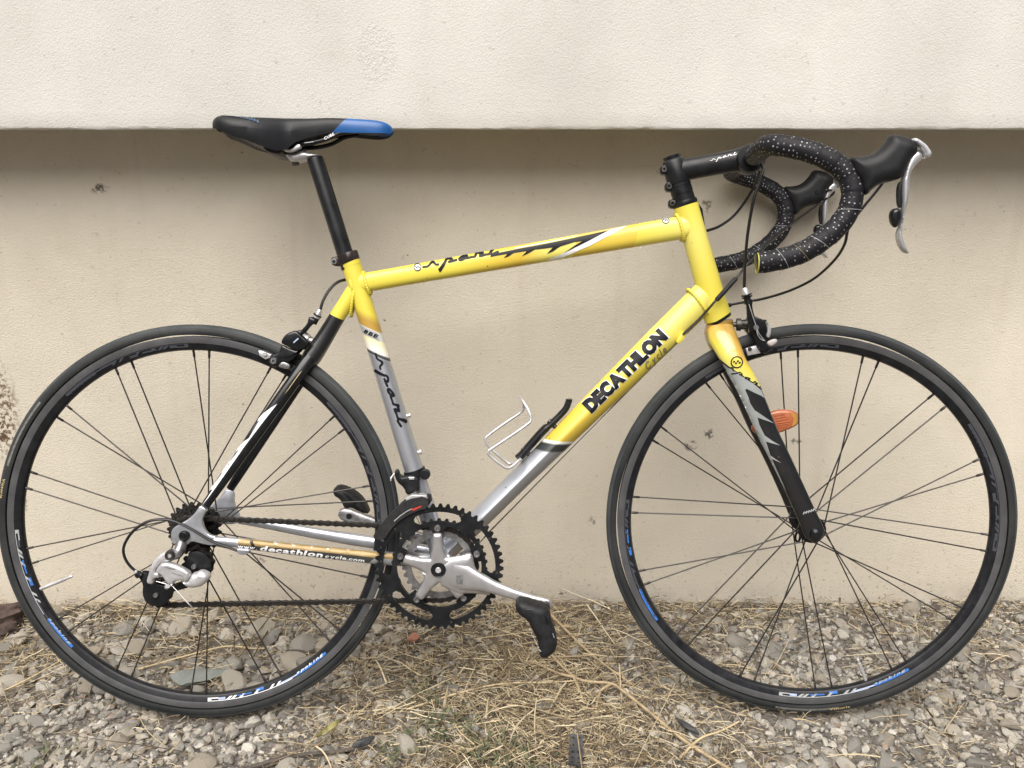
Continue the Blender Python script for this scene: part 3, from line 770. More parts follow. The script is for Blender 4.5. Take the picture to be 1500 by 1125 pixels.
scrap('rubber_scrap', (.285, -.085, .014), .55, .024, .007, .006, 'dark scrap at the end of the bare twig, near the bottom edge', 'rubber scrap', M_plast)
M_clod = mat('earth_clod', (.075, .052, .045), .95, 0, var=.5, vscale=45, bump=.004, bscale=60)
SH2.append((lambda V, F: (np.array([np.array(p) * (1 + .28 * noise.noise(Vector(p) * 2.3) + .16 * noise.noise(Vector(p) * 6)) for p in V]), F))(*stone_shape(77, 4))); SH2[int(.075 * 1e4) % 14] = SH2[-1]
scrap('earth_clod', (-.515, .29, .018), .3, .075, .055, .038, 'brown clod of earth at the foot of the wall, left of the rear wheel', 'clod', M_clod)
M_slate = mat('green_slate', (.17, .185, .172), .8, 0, var=.15, vscale=60, bump=.0008, bscale=200)
scrap('slate_piece', (-.055, .105, .010), .35, .062, .030, .008, 'flat greenish slate piece seen through the bottom of the rear wheel', 'slate', M_slate)
M_redst = mat('brick_chip', (.32, .15, .10), .9, 0, var=.2, vscale=90, bump=.001, bscale=200)
scrap('brick_chip', (.332, .225, .012), .8, .016, .013, .010, 'small red brick chip in the straw left below the chainrings', 'brick chip', M_redst)
# yellowed leaf
mb = MB(); L, Wd = .045, .006; vs, fs = [], []
for i in range(9):
    t = i / 8; ww = Wd * sin(pi * min(1, t * .92 + .06)) ** .8
    for j in range(5): q = j / 2 - 1; vs.append((t * L, q * ww, .004 + .006 * abs(q) + .012 * t * t))
    if i: fs += [((i - 1) * 5 + j, (i - 1) * 5 + j + 1, i * 5 + j + 1, i * 5 + j) for j in range(4)]
mb.add(vs, fs); lf = link('fallen_leaf', mb.mesh('fallen_leaf', mat('yellow_green_leaf', (.22, .20, .075), .6, 0, var=.6, vscale=70), fix=False))
lf.location = (.205, -.078, .012); lf.rotation_euler = (.2, -.1, .6); tagged(lf, 'yellow-green fallen leaf on the gravel right below the rear wheel', 'leaf')
mb = MB(); tube(mb, [(-.02, 0, .004), (0, 0, .004), (.03, 0, .006), (.06, 0, .015)], [.0008, .001, .0008, .0004], 5); link('midrib', mb.mesh('midrib', M_pale), lf)
# outlines measured on the bicycle, metres in its own plane (forward, up)
D = {
    'clamp_up': [(0.1573, 0.9564), (0.1575, 0.9486), (0.1696, 0.9437), (0.1775, 0.9444), (0.1863, 0.9486), (0.1906, 0.9507), (0.19, 0.956), (0.1843, 0.956), (0.1791, 0.9507), (0.1747, 0.9483), (0.169, 0.9493), (0.1655, 0.9536), (0.1659, 0.9564)],
    'clamp_head': [(0.1606, 0.9446), (0.1671, 0.9453), (0.1765, 0.9446), (0.1839, 0.9482), (0.1911, 0.9485), (0.2012, 0.9446), (0.2128, 0.9435), (0.2185, 0.9417), (0.2054, 0.9396), (0.1966, 0.936), (0.1864, 0.9332), (0.1783, 0.9314), (0.1718, 0.9318), (0.1668, 0.9354)],
    'stem_bolts': [(0.7702, 0.92), (0.7785, 0.8932), (0.7844, 0.8663)],
    'hood': [(1.0018, 0.9114), (1.0191, 0.9103), (1.0361, 0.9149), (1.0487, 0.928), (1.0539, 0.9385), (1.0612, 0.9399), (1.0825, 0.9348), (1.0909, 0.9246), (1.0914, 0.914), (1.0839, 0.9075), (1.0781, 0.8929), (1.0734, 0.8822), (1.0617, 0.8776), (1.046, 0.8746), (1.0357, 0.868), (1.0282, 0.8586), (1.0213, 0.8627), (1.0179, 0.8776), (1.0081, 0.8885)],
    'namecap': [(1.0857, 0.9353), (1.0963, 0.9295), (1.1055, 0.9205), (1.1091, 0.9133), (1.1077, 0.9093), (1.1015, 0.9069), (1.0978, 0.9175), (1.0886, 0.9256), (1.0824, 0.929)],
    'lever': [(1.0936, 0.9173), (1.0982, 0.9125), (1.0982, 0.9064), (1.0899, 0.8985), (1.0848, 0.8905), (1.0836, 0.8824), (1.0844, 0.8679), (1.0829, 0.85), (1.08, 0.8305), (1.0774, 0.8174), (1.0772, 0.8076), (1.0801, 0.7977), (1.0872, 0.7837), (1.0879, 0.7809), (1.0834, 0.7804), (1.0758, 0.7871), (1.0712, 0.7994), (1.0702, 0.8077), (1.0721, 0.8126), (1.0754, 0.8257), (1.0754, 0.842), (1.073, 0.8777), (1.0748, 0.8842), (1.0772, 0.8986), (1.0814, 0.9098), (1.0874, 0.9162)],
    'paddle_arm': [(1.0704, 0.8766), (1.0744, 0.8782), (1.0767, 0.8423), (1.0706, 0.8424), (1.0681, 0.8653)],
    'paddle': [(1.0705, 0.8424), (1.0752, 0.8387), (1.0746, 0.8257), (1.0711, 0.8159), (1.0671, 0.8156), (1.0628, 0.8209), (1.0599, 0.8307), (1.0626, 0.8405)],
    'cab_rd': [(0.0841, 0.3126), (0.0669, 0.3194), (0.0412, 0.3306), (0.0115, 0.3497), (-0.0141, 0.362), (-0.0313, 0.365), (-0.0531, 0.3622), (-0.073, 0.3512), (-0.0867, 0.3368), (-0.0958, 0.319), (-0.0952, 0.3034), (-0.0888, 0.2899), (-0.0774, 0.2775)],
    'rb_barrel': [(0.2147, 0.6956), (0.2103, 0.6874), (0.2054, 0.6792)],
    'rb_arm': [(0.1955, 0.6804), (0.1979, 0.6851), (0.2096, 0.6798), (0.2071, 0.6733), (0.2017, 0.6722), (0.1866, 0.6534), (0.1808, 0.6593), (0.1941, 0.6734)],
    'rb_body': [(0.153, 0.6498), (0.1614, 0.6581), (0.1745, 0.6628), (0.1803, 0.6592), (0.1861, 0.6533), (0.1953, 0.645), (0.1964, 0.6414), (0.1843, 0.6284), (0.1725, 0.6297), (0.1585, 0.638), (0.1504, 0.6416)],
    'rb_lower': [(0.1514, 0.6406), (0.1641, 0.6335), (0.1781, 0.6287), (0.1901, 0.6358), (0.1634, 0.6086), (0.153, 0.6134), (0.1468, 0.6051), (0.1361, 0.6028), (0.1294, 0.6135), (0.1343, 0.6217), (0.1486, 0.6276)],
    'rb_shoe': [(0.1187, 0.6299), (0.135, 0.6234), (0.1325, 0.618), (0.1254, 0.6157), (0.1161, 0.6216), (0.114, 0.6299)],
    'rb_bolt': [(0.1254, 0.6246), (0.1398, 0.6134)],
    'rb_shoe2': [(0.1524, 0.6133), (0.1653, 0.6073), (0.1639, 0.6013), (0.1603, 0.5996), (0.1486, 0.6026), (0.1451, 0.605)],
    'fb_barrel': [(0.8975, 0.7309), (0.9013, 0.7205), (0.9031, 0.7147), (0.9046, 0.7055)],
    'fb_arm': [(0.8997, 0.7133), (0.9123, 0.7132), (0.9104, 0.7016), (0.9174, 0.6794), (0.9213, 0.6654), (0.9077, 0.6583), (0.9036, 0.6818), (0.9018, 0.7016)],
    'fb_body': [(0.9152, 0.6862), (0.9286, 0.6804), (0.9338, 0.6792), (0.9416, 0.6698), (0.9436, 0.6616), (0.9411, 0.6498), (0.9365, 0.6498), (0.9356, 0.6416), (0.9429, 0.631), (0.9385, 0.625), (0.9292, 0.6262), (0.9207, 0.6391), (0.9145, 0.6545), (0.9085, 0.6603), (0.9093, 0.6721)],
    'fb_cap': [(0.9323, 0.6795), (0.9406, 0.6701), (0.9432, 0.662), (0.9401, 0.6502), (0.9343, 0.6537), (0.9374, 0.6631)],
    'fb_bolt': [(0.9174, 0.6681), (0.931, 0.6365), (0.9111, 0.6323)],
    'fb_pad': [(0.9358, 0.6432), (0.9425, 0.6479), (0.9516, 0.6497), (0.954, 0.6456), (0.9508, 0.6409), (0.9418, 0.6361)],
    'fb_shoe': [(0.905, 0.6327), (0.9205, 0.6381), (0.929, 0.6257), (0.9083, 0.6214)],
    'dropout': [(0.0256, 0.3859), (0.0373, 0.3786), (0.0323, 0.3709), (0.0286, 0.363), (0.0294, 0.3535), (0.0322, 0.3455), (0.0366, 0.3391), (0.0427, 0.3359), (0.0504, 0.3351), (0.0499, 0.3207), (0.039, 0.3196), (0.0236, 0.3233), (0.0098, 0.3273), (0.0041, 0.321), (-0.0028, 0.3226), (-0.0152, 0.3226), (-0.0207, 0.3219), (-0.0226, 0.3338), (-0.0222, 0.3426), (-0.0189, 0.3481), (-0.0125, 0.3528), (-0.0062, 0.356), (0.0049, 0.3623), (0.0129, 0.3686), (0.0202, 0.3773)],
    'cable_stop': [(0.0806, 0.3125), (0.0841, 0.3166), (0.1036, 0.3147), (0.1047, 0.312), (0.0979, 0.3057), (0.087, 0.3053)],
    'rd_arm': [(-0.0186, 0.3184), (-0.0124, 0.3151), (-0.0105, 0.3086), (-0.015, 0.3022), (-0.0214, 0.2995), (-0.0309, 0.2995), (-0.0376, 0.2914), (-0.0411, 0.2838), (-0.0358, 0.2827), (-0.0334, 0.2773), (-0.0351, 0.274), (-0.0426, 0.273), (-0.0448, 0.2697), (-0.0456, 0.2637), (-0.0525, 0.2637), (-0.0563, 0.2676), (-0.0517, 0.2817), (-0.0481, 0.2925), (-0.0413, 0.3044), (-0.0303, 0.3141)],
    'rd_link': [(-0.039, 0.2854), (-0.0312, 0.2973), (-0.0226, 0.2999), (-0.0111, 0.2983), (0.0074, 0.2895), (0.0171, 0.2814), (0.0098, 0.2691), (0.0025, 0.2722), (-0.0102, 0.2707), (-0.0114, 0.2647), (-0.0219, 0.2669), (-0.0267, 0.2767), (-0.0318, 0.2821)],
    'rd_knuckle': [(0.0164, 0.2807), (0.0233, 0.2823), (0.0297, 0.2861), (0.0391, 0.2833), (0.0452, 0.2768), (0.0429, 0.2703), (0.033, 0.2616), (0.0224, 0.2579), (0.0097, 0.2579), (-0.0005, 0.2672), (0.0007, 0.271), (0.009, 0.2685)],
    'rd_cage': [(-0.0744, 0.2698), (-0.0752, 0.2742), (-0.0708, 0.278), (-0.0581, 0.2763), (-0.0567, 0.2604), (-0.0493, 0.2598), (-0.0314, 0.2542), (-0.0185, 0.2564), (-0.0034, 0.2629), (0.0069, 0.2535), (-0.0103, 0.2486), (-0.0222, 0.2454), (-0.0281, 0.2311), (-0.0391, 0.2234), (-0.0541, 0.2224), (-0.0635, 0.2269), (-0.0684, 0.2368), (-0.0696, 0.2445), (-0.0679, 0.2588)],
    'rd_upcage': [(0.0036, 0.3057), (0.0134, 0.3111), (0.024, 0.31), (0.0344, 0.3034), (0.0404, 0.2935), (0.0411, 0.2825), (0.0396, 0.2705), (0.0239, 0.2804), (0.0153, 0.2772), (0.0059, 0.2827), (0.001, 0.2937)],
    'pedal': [(0.528, 0.2427), (0.5308, 0.2491), (0.5376, 0.2511), (0.5489, 0.2494), (0.5613, 0.2449), (0.5748, 0.2413), (0.5793, 0.2343), (0.5827, 0.2273), (0.585, 0.2133), (0.5896, 0.2004), (0.593, 0.1887), (0.5925, 0.1746), (0.5874, 0.1665), (0.5783, 0.1606), (0.567, 0.1595), (0.5647, 0.1689), (0.563, 0.1854), (0.559, 0.1959), (0.5534, 0.2053), (0.5488, 0.217), (0.5409, 0.2241), (0.533, 0.2288), (0.5285, 0.2358)],
    'pedal_far': [(0.2045, 0.3719), (0.208, 0.3779), (0.2159, 0.3798), (0.2266, 0.3768), (0.2353, 0.3728), (0.2449, 0.3668), (0.2545, 0.3578), (0.2612, 0.3478), (0.2659, 0.3378), (0.2684, 0.3288), (0.2521, 0.3329), (0.2366, 0.3419), (0.2258, 0.339), (0.222, 0.346), (0.2173, 0.356), (0.2115, 0.36), (0.2063, 0.364)],
    'fd_body': [(0.3306, 0.4325), (0.3366, 0.4335), (0.3403, 0.4214), (0.3543, 0.4244), (0.3711, 0.4223), (0.3719, 0.4061), (0.3708, 0.396), (0.3638, 0.394), (0.3499, 0.3931), (0.347, 0.4042), (0.3353, 0.4144), (0.3315, 0.4245)],
    'fd_cage2': [(0.3516, 0.3912), (0.387, 0.3985), (0.3897, 0.3775), (0.369, 0.3716), (0.3453, 0.3596), (0.3273, 0.3416), (0.3167, 0.3236), (0.2961, 0.3267), (0.3067, 0.3447), (0.3217, 0.3628), (0.3367, 0.3777)],
    'fd_red': [(0.3605, 0.3757), (0.3767, 0.3816), (0.3781, 0.3795), (0.3634, 0.3727)],
    'tt_flash': [(0.4699, 0.7758), (0.5283, 0.7918), (0.5801, 0.8013), (0.6481, 0.8156), (0.7111, 0.8298), (0.5899, 0.7756), (0.5802, 0.7756), (0.6804, 0.8219), (0.6077, 0.7884), (0.6465, 0.8108), (0.6012, 0.8029), (0.5801, 0.7885), (0.5963, 0.8013), (0.5607, 0.7981), (0.5396, 0.7847), (0.5542, 0.7949), (0.5267, 0.7918), (0.5105, 0.7815), (0.5218, 0.7902), (0.4894, 0.7838)],
    'reflector': [(0.9211, 0.4984), (0.9271, 0.5071), (0.9391, 0.5201), (0.9595, 0.529), (0.9822, 0.5303), (0.9968, 0.5251), (1.0016, 0.5166), (0.9985, 0.5059), (0.9895, 0.4993), (0.9691, 0.4904), (0.9444, 0.4858), (0.9277, 0.4888)],
    'fork_flash_top': [(0.8658, 0.6102), (0.8701, 0.6076), (0.8814, 0.6007), (0.8943, 0.5938), (0.9065, 0.5852), (0.9152, 0.5783), (0.9257, 0.5687), (0.9312, 0.5565), (0.9243, 0.5613), (0.9139, 0.566), (0.9027, 0.572), (0.9002, 0.5703), (0.9056, 0.5589), (0.9089, 0.5488)],
    'fork_flash_low': [(0.9159, 0.5379), (0.9312, 0.5273), (0.9472, 0.5163), (0.9209, 0.5261), (0.9244, 0.5142), (0.9333, 0.497), (0.945, 0.4885), (0.9578, 0.4809), (0.9357, 0.4871), (0.9438, 0.4646), (0.9524, 0.4582), (0.9609, 0.4526), (0.9465, 0.4589), (0.9714, 0.4059), (0.9453, 0.4515), (0.9318, 0.4796), (0.913, 0.5119), (0.9007, 0.5377)],
    'fork_flash_left': [(0.894, 0.5487), (0.8839, 0.571), (0.8744, 0.5911)],
}
# ------------------------------------------------------------------ the bicycle
LEAN = radians(9.5); WB = 1.0197; RW = .336; STEER = radians(-6.05)
bike = bpy.data.objects.new('bicycle', None); COL.objects.link(bike)
bike.rotation_euler = (-LEAN, 0, 0); bike.empty_display_size = .1
tagged(bike, 'yellow and silver road bicycle with drop handlebars leaning against the cream wall', 'bicycle')
so = Matrix.Translation((WB - .045, 0, .336)); sa = Vector((-cos(radians(73)), 0, sin(radians(73))))
STM = so @ Matrix.Rotation(STEER, 4, sa) @ so.inverted()
def part(name, mb, mats, parent=None, steer=False, angle=38, uv=False, label=None):
    o = link(name, mb.mesh(name, mats, angle=angle, useuv=uv), parent or bike, STM if steer else None)
    if label: o['label'] = label
    return o
def print_on(name, polys, surf, m, parent, off=.0004, cell=.004, faces=None):
    return link(name, decal_mesh(name, polys, surf, m, cell, off, faces), parent)
def word(name, body, surf, m, parent, o, ex, ez, off=.0004, fat=0., shear=0., space=1., length=None, cell=.004):
    """lettering from o along ex; ex, ez are unit (or scaled) directions in the bike's plane; length fixes the width"""
    V, F, wdt = text2d(body, 1., shear, fat, space)
    k = (length / wdt) if length else 1
    return print_on(name, place2d([(a * k, b2) for a, b2 in V], o, ex, ez), surf, m, parent, off, cell, F)

# ---- frame
ST = FT([(.2600, 0, .7745), (.2755, 0, .722), (.342, 0, .489), (.4045, 0, .2785)], [.0158, .0158, .0160, .0160], .0160)
TT = FT([(.262, 0, .7355), (.378, 0, .7555), (.737, 0, .817), (.815, 0, .830)], [.0158, .0160, .0186, .0190], [.0150, .0150, .0175, .0180], 2.7)
HT = FT([(.8070, 0, .8630), (.8180, 0, .8280), (.8530, 0, .7130), (.8640, 0, .6780)], [.0205, .0200, .0212, .0228], [.0190, .0190, .0195, .0205])
DT = FT([(.415, 0, .291), (.542, 0, .418), (.648, 0, .524), (.770, 0, .646), (.842, 0, .718)], [.0170, .0182, .0210, .0245, .0245], [.019, .0195, .0195, .0195, .0180], [1.35, 1.32, 1.55, 1.9, 2.1])
BBc = (.4045, .2785)
mb = MB(); cyl(mb, BBc, .0205, -.034, .034, 32, 0, bev=.0015)
frame = part('frame', mb, M_silver)
seat_tube_m = band_mat('seat_tube_paint', ST.L, [(0, YEL, 0), (.085, YEL, 0), (.100, GOLD, 0), (.1150, (.60, .60, .58), 1), (.1300, (.80, .74, .42), 1), (.1520, (.82, .80, .74), 0), (.1560, (.05, .055, .06), 1), (.1630, SILV, 1)], slant=-.85, mrange=('GREATER_THAN', .163, .75))
mb = MB(); ST.fill(mb); seat_tube = part('seat_tube', mb, seat_tube_m, frame, uv=True)
top_m = band_mat('top_tube_paint', TT.L, [(0, YEL, 0), (.17, YEL, 0), (.28, (.64, .45, .05), 0), (.325, LYEL, 0), (.3700, (.64, .47, .06), 1), (.44, (.66, .50, .065), 0), (.47, YEL, 1), (.55, LYEL, 0)], slant=-.4)
mb = MB(); TT.fill(mb, 40); top_tube = part('top_tube', mb, top_m, frame, uv=True)
down_m = band_mat('down_tube_paint', DT.L, [(0, SILV, 0), (.2400, SILV, 0), (.2410, (.030, .035, .035), 1), (.2600, (.82, .82, .80), 1), (.2665, (.62, .45, .06), 1), (.36, (.66, .50, .065), 0), (.45, YEL, 0), (.53, LYEL, 0)], slant=.85, mrange=('LESS_THAN', .2405, .75))
mb = MB()
DTs = FT([DT.P[0].lerp(DT.P[1], i / 4) for i in range(4)] + [p for p in DT.P[1:]], [.0170, .0173, .0176, .0179] + DT.H[1:], [.019, .0191, .0193, .0194] + DT.A[1:], [1.35] * 4 + DT.n[1:])
DTs.fill(mb, 48); down_tube = part('down_tube', mb, down_m, frame, uv=True)
mb = MB(); HT.fill(mb, 36)
head_tube = part('head_tube', mb, band_mat('head_tube_paint', HT.L, [(0, YEL, 0), (.05, LYEL, 0), (.13, YEL, 0), (.19, YEL, 0)]), frame, uv=True)
def weld(path_c, ax1, ax2, r1, r2, parent, m=M_yel, amp=.17, wr=.0024, nb=36, n=2.4, a0=0, a1=2 * pi):
    pts, R = [], []
    N_ = 110
    for i in range(N_):
        a = a0 + (a1 - a0) * i / (N_ - (0 if a1 - a0 > 6.2 else 1)); ca, sa_ = cos(a), sin(a); e = 2 / n
        p = Vector(path_c) + Vector(ax1) * (r1 * math.copysign(abs(ca) ** e, ca)) + Vector(ax2) * (r2 * math.copysign(abs(sa_) ** e, sa_))
        pts.append(p); R.append(wr * (1 + amp * sin(a * nb)))
    mb = MB(); tube(mb, pts, R, 8, closed=a1 - a0 > 6.2); return part('weld', mb, m, parent)
hd = Vector((.057, 0, -.185)).normalized(); hp = Vector((.9557, 0, .2944))
weld((.7965, 0, .8275), hd, (0, -1, 0), .0215, .0185, frame, n=2.8)
weld((.8295, 0, .7060), (Vector((-.62, 0, .78))), (0, -1, 0), .0280, .0190, frame)
sd_ = Vector((.288, 0, -.958))
weld((.2875, 0, .7385), sd_, (0, -1, 0), .0182, .0152, frame, n=2.6)
weld((.2655, 0, .7140), Vector((.18, 0, .98)), (0, -1, 0), .0300, .0135, frame, n=2.1)
mb = MB(); tube(mb, [(.2585, 0, .7800), (.2625, 0, .7665)], [.0163, .0163], 28); part('seat_collar_lip', mb, M_yel, frame)
# seat stays: one yoke, then two blades
yel_blk = band_mat('stay_paint', .14, [(0, YEL, 0), (.0600, YEL, 0), (.0610, BLK, 1), (.14, BLK, 0)], slant=.12)
YO = FT([(.270, 0, .735), (.2520, 0, .7060), (.2330, 0, .6770), (.2130, 0, .6450), (.1950, 0, .6190), (.1850, 0, .6040)], [.0120, .0128, .0130, .0140, .0155, .0130], [.0115, .0125, .0135, .0155, .0215, .0250], [2, 2.1, 2.2, 2.4, 2.6, 2.6])
mb = MB(); YO.fill(mb, 32); yoke = part('seat_stay_yoke', mb, yel_blk, frame, uv=True)
stays = []
for s in (-1, 1):
    S_ = FT([(.1950, s * .013, .6180), (.1720, s * .024, .5840), (.1060, s * .042, .4905), (.0560, s * .056, .4180), (.0325, s * .0635, .3840)], [.0120, .0112, .0100, .0082, .0070], [.0090, .0080, .0068, .0062, .0058], 2.4, sub=3)
    mb = MB(); S_.fill(mb, 24); stays.append((S_, part('seat_stay', mb, M_blackg, frame, uv=True)))
gold_m = band_mat('chain_stay_paint', .40, [(0, SILV, 0), (.034, SILV, 0), (.0350, (.46, .33, .12), 1), (.055, (.44, .30, .09), 0), (.0560, (.03, .03, .03), 1), (.0620, (.55, .32, .06), 1), (.15, (.42, .31, .11), 0), (.255, (.45, .34, .13), 0), (.40, SILV, 0)], slant=-.25, metal=.35)
cst = []
for s in (-1, 1):
    C_ = FT([(.046, s * .0650, .3272), (.0781, s * .0625, .3232), (.1679, s * .052, .3095), (.2437, s * .044, .2985), (.3156, s * .0385, .2890), (.385, s * .022, .2800)], [.0068, .0078, .0095, .0104, .0110, .0120], [.0062, .0070, .0085, .0090, .0090, .0095], 2.3, sub=3)
    mb = MB(); C_.fill(mb, 24); cst.append((C_, part('chain_stay', mb, M_silver, frame, uv=True)))
mb = MB(); cyl(mb, (.345, .288), .011, -.030, .030, 16); part('chain_stay_bridge', mb, M_silver, frame)
mb = MB(); pillow(mb, D['dropout'], -.0690, -.0605, .0022, 3, 1); part('dropout', mb, M_silver, frame)
mb = MB(); pillow(mb, [(.0245, .3835), (.0400, .3800), (.0385, .3560), (.0480, .3370), (.0480, .3190), (-.0100, .3230), (-.0150, .3450), (.0060, .3600), (.0180, .3740)], .0605, .0680, .002, 2, 1); part('dropout', mb, M_silver, frame)
mb = MB(); pillow(mb, D['cable_stop'], -.0735, -.0640, .002, 2, 1); part('cable_stop', mb, M_silver, frame)
# down tube cable stop, bottle bosses on the seat tube
mb = MB(); pillow(mb, [(.7895, .6440), (.8000, .6600), (.8075, .6580), (.8040, .6480), (.7940, .6380)], -.0265, -.0150, .002, 2, 1); part('cable_stop', mb, M_yel, frame)
for (a, b2) in ((.3500, .5192), (.3672, .4580)):
    mb = MB(); d = Vector((.958, 0, .288)); p = Vector((a, 0, b2)) - d * .003
    tube(mb, [p, p + d * .004, p + d * .0041, p + d * .0065, p + d * .0066, p + d * .009], [.0045, .0045, .0028, .0028, .0042, .0038], 14); part('bottle_boss_bolt', mb, M_alu, frame)

# lettering and flashes on the frame
d45 = Vector((.7071, .7071)); n45 = Vector((-.7071, .7071))
for nm, m_, fat, off in (('lettering_outline', M_white, .120, .0004), ('lettering', M_ink, .085, .0008)):
    V, F, wdt = text2d('DECATHLON', 1., 0, .085, -.75)
    if nm != 'lettering': V, F, wdt = text2d('DECATHLON', 1., 0, fat, -.75 - 2 * .035 / .06)
    V0, F0, w0 = text2d('DECATHLON', 1., 0, .085, -.75)
    k = .1745 / w0
    # align glyph by glyph: both versions share the ink's spacing
    print_on(nm, place2d([(a * k * w0 / wdt, b2 * .0262) for a, b2 in V], (.6530, .5262), tuple(d45), tuple(n45)), DTs.surf, m_, down_tube, off, .004, F)
word('lettering', 'Cycle', DTs.surf, M_gink, down_tube, (.7465, .5965), tuple(d45), tuple(n45 * .017), .0008, .028, .35, 1., .046)
def emblem(surf, c, r, parent, ring=M_ink, fillm=M_white):
    print_on('emblem', disc2(c, r, 20), surf, fillm, parent, .0004, .003)
    print_on('emblem', disc2(c, r, 20, r * .80), surf, ring, parent, .0008, .003)
    q = r * .30; ps = []
    for i in range(-2, 2):
        for j in range(-1, 1):
            if (i + j) % 2 == 0:
                z0 = c[1] + j * q + .12 * i * q; ps.append([(c[0] + i * q, z0), (c[0] + (i + 1) * q, z0 + .12 * q), (c[0] + (i + 1) * q, z0 + q * 1.12), (c[0] + i * q, z0 + q)])
    print_on('emblem', ps, surf, ring, parent, .0010, .003)
emblem(TT.surf, (.3712, .7637), .0062, top_tube)
tx = Vector((.986, .169)); tz = Vector((-.169, .986))
sc_ = .118
print_on('script_lettering', script_polys((.3790, .7638), tuple(tx * sc_), tuple(tz * sc_), 1.55), TT.surf, M_ink, top_tube, .0006)
# black flash with white edge on the top tube
tt = D['tt_flash']
print_on('flash', [[(.5283, .7945), (.58, .8036), (.648, .8170), (.7111, .8298), (.6804, .8232), (.6481, .8168), (.5801, .8025), (.5283, .7928)]], TT.surf, M_white, top_tube, .0005)
print_on('flash', [[(.7111, .8298), (.6900, .8190), (.6500, .7980), (.6077, .7800), (.5899, .7756), (.5802, .7756), (.6000, .7830), (.6400, .8030), (.6804, .8222)]], TT.surf, M_white, top_tube, .0005)
print_on('flash', [[(.4894, .7838), (.5283, .7915), (.5801, .8010), (.6481, .8150), (.6804, .8219), (.6480, .8055), (.6077, .7864), (.6250, .7980), (.6380, .8052), (.6250, .8035), (.6012, .7965), (.5900, .7890), (.5801, .7850), (.5870, .7920), (.5900, .7950), (.5607, .7915), (.5500, .7855), (.5396, .7810), (.5460, .7870), (.5480, .7895), (.5267, .7862), (.5180, .7807), (.5105, .7785), (.5150, .7828), (.5160, .7848), (.4894, .7800)]], TT.surf, M_ink, top_tube, .0008)
emblem(TT.surf, (.772, .8385), .0060, top_tube)
# seat tube: band, word running down, grey badge
su = Vector((.288, -.958)); sv = Vector((.958, .288))
print_on('script_lettering', script_polys((.3015, .6250), tuple(su * .120), tuple(sv * .120), 1.5), ST.surf, M_ink, seat_tube, .0006)
print_on('badge', [[(.2748, .6712), (.3035, .6575), (.3075, .6440), (.2790, .6580)]], ST.surf, M_lgrey, seat_tube, .0005)
word('badge', '8BE', ST.surf, M_ink, seat_tube, (.2826, .6588), (.0110, -.0053), (.0022, .0078), .0009, .05, .2, 1, None)
# near seat stay: white thorn flash
sp_, so_ = stays[0]
print_on('flash', [[(.1455, .5451), (.1348, .5380), (.1231, .5291), (.1149, .5203), (.1190, .5190), (.1130, .5110), (.1016, .4908), (.0930, .4850), (.0834, .4748), (.0880, .4750), (.0800, .4620), (.0640, .4450), (.0556, .4371), (.0620, .4390), (.0520, .4240), (.0386, .4083), (.0460, .4110), (.0370, .3970), (.0288, .3847), (.0400, .3990), (.0520, .4160), (.0720, .4450), (.0940, .4770), (.1240, .5170), (.1380, .5350)]], sp_.surf, M_white, so_, .0005)
for q in ([(.1120, .5150), (.1175, .5185), (.1120, .5090), (.1030, .4960)], [(.0810, .4690), (.0865, .4735), (.0800, .4640), (.0700, .4520)], [(.0530, .4320), (.0600, .4370), (.0540, .4270), (.0440, .4150)]): print_on('flash', [q], sp_.surf, M_dgrey, so_, .0008)
print_on('flash', [[(.1810, .5950), (.1840, .5975), (.1640, .5690), (.1560, .5590)]], sp_.surf, M_goldink, so_, .0006)
cn, co_ = cst[0]
ax_z = lambda x: .3232 - .149 * (x - .0781)
up_e = [(.0830, ax_z(.083) + .0075), (.12, ax_z(.12) + .0085), (.20, ax_z(.20) + .0098), (.275, ax_z(.275) + .0110), (.335, ax_z(.335) + .0118)]
print_on('gold_band', [up_e + [(.335, ax_z(.335) + .0035), (.24, ax_z(.24) + .0025), (.16, ax_z(.16) + .0015), (.0850, ax_z(.085) - .0005)]], cn.surf, mat('gold_band', (.27, .18, .055), .4, .2, var=.12, vscale=40, coat=.4), co_, .0004)
print_on('dark_band', [[(.0850, ax_z(.085) - .0008), (.16, ax_z(.16) + .0012), (.24, ax_z(.24) + .0022), (.300, ax_z(.300) + .0030), (.290, ax_z(.290) - .0060), (.24, ax_z(.24) - .0085), (.16, ax_z(.16) - .0085), (.0850, ax_z(.085) - .0072)]], cn.surf, mat('dark_band', (.055, .055, .052), .36, .3, var=.3, vscale=30), co_, .0004)
print_on('dark_stripe', [[(.1010, ax_z(.101) + .0080), (.1060, ax_z(.106) + .0080), (.1150, ax_z(.115) - .0070), (.1090, ax_z(.109) - .0070)]], cn.surf, M_ink, co_, .0006)
word('lettering', 'www.', cn.surf, M_white, co_, (.0840, .3168), (.989, -.149), (.0012, .0078), .0006, .03, .15, 1, .0300)
word('lettering', 'decathlon', cn.surf, M_white, co_, (.1180, .3108), (.989, -.149), (.0018, .0115), .0006, .04, .15, .6, .1000)
word('lettering', 'cycle.com', cn.surf, M_white, co_, (.2200, .2955), (.989, -.149), (.0012, .0082), .0006, .03, .15, .8, .0640)

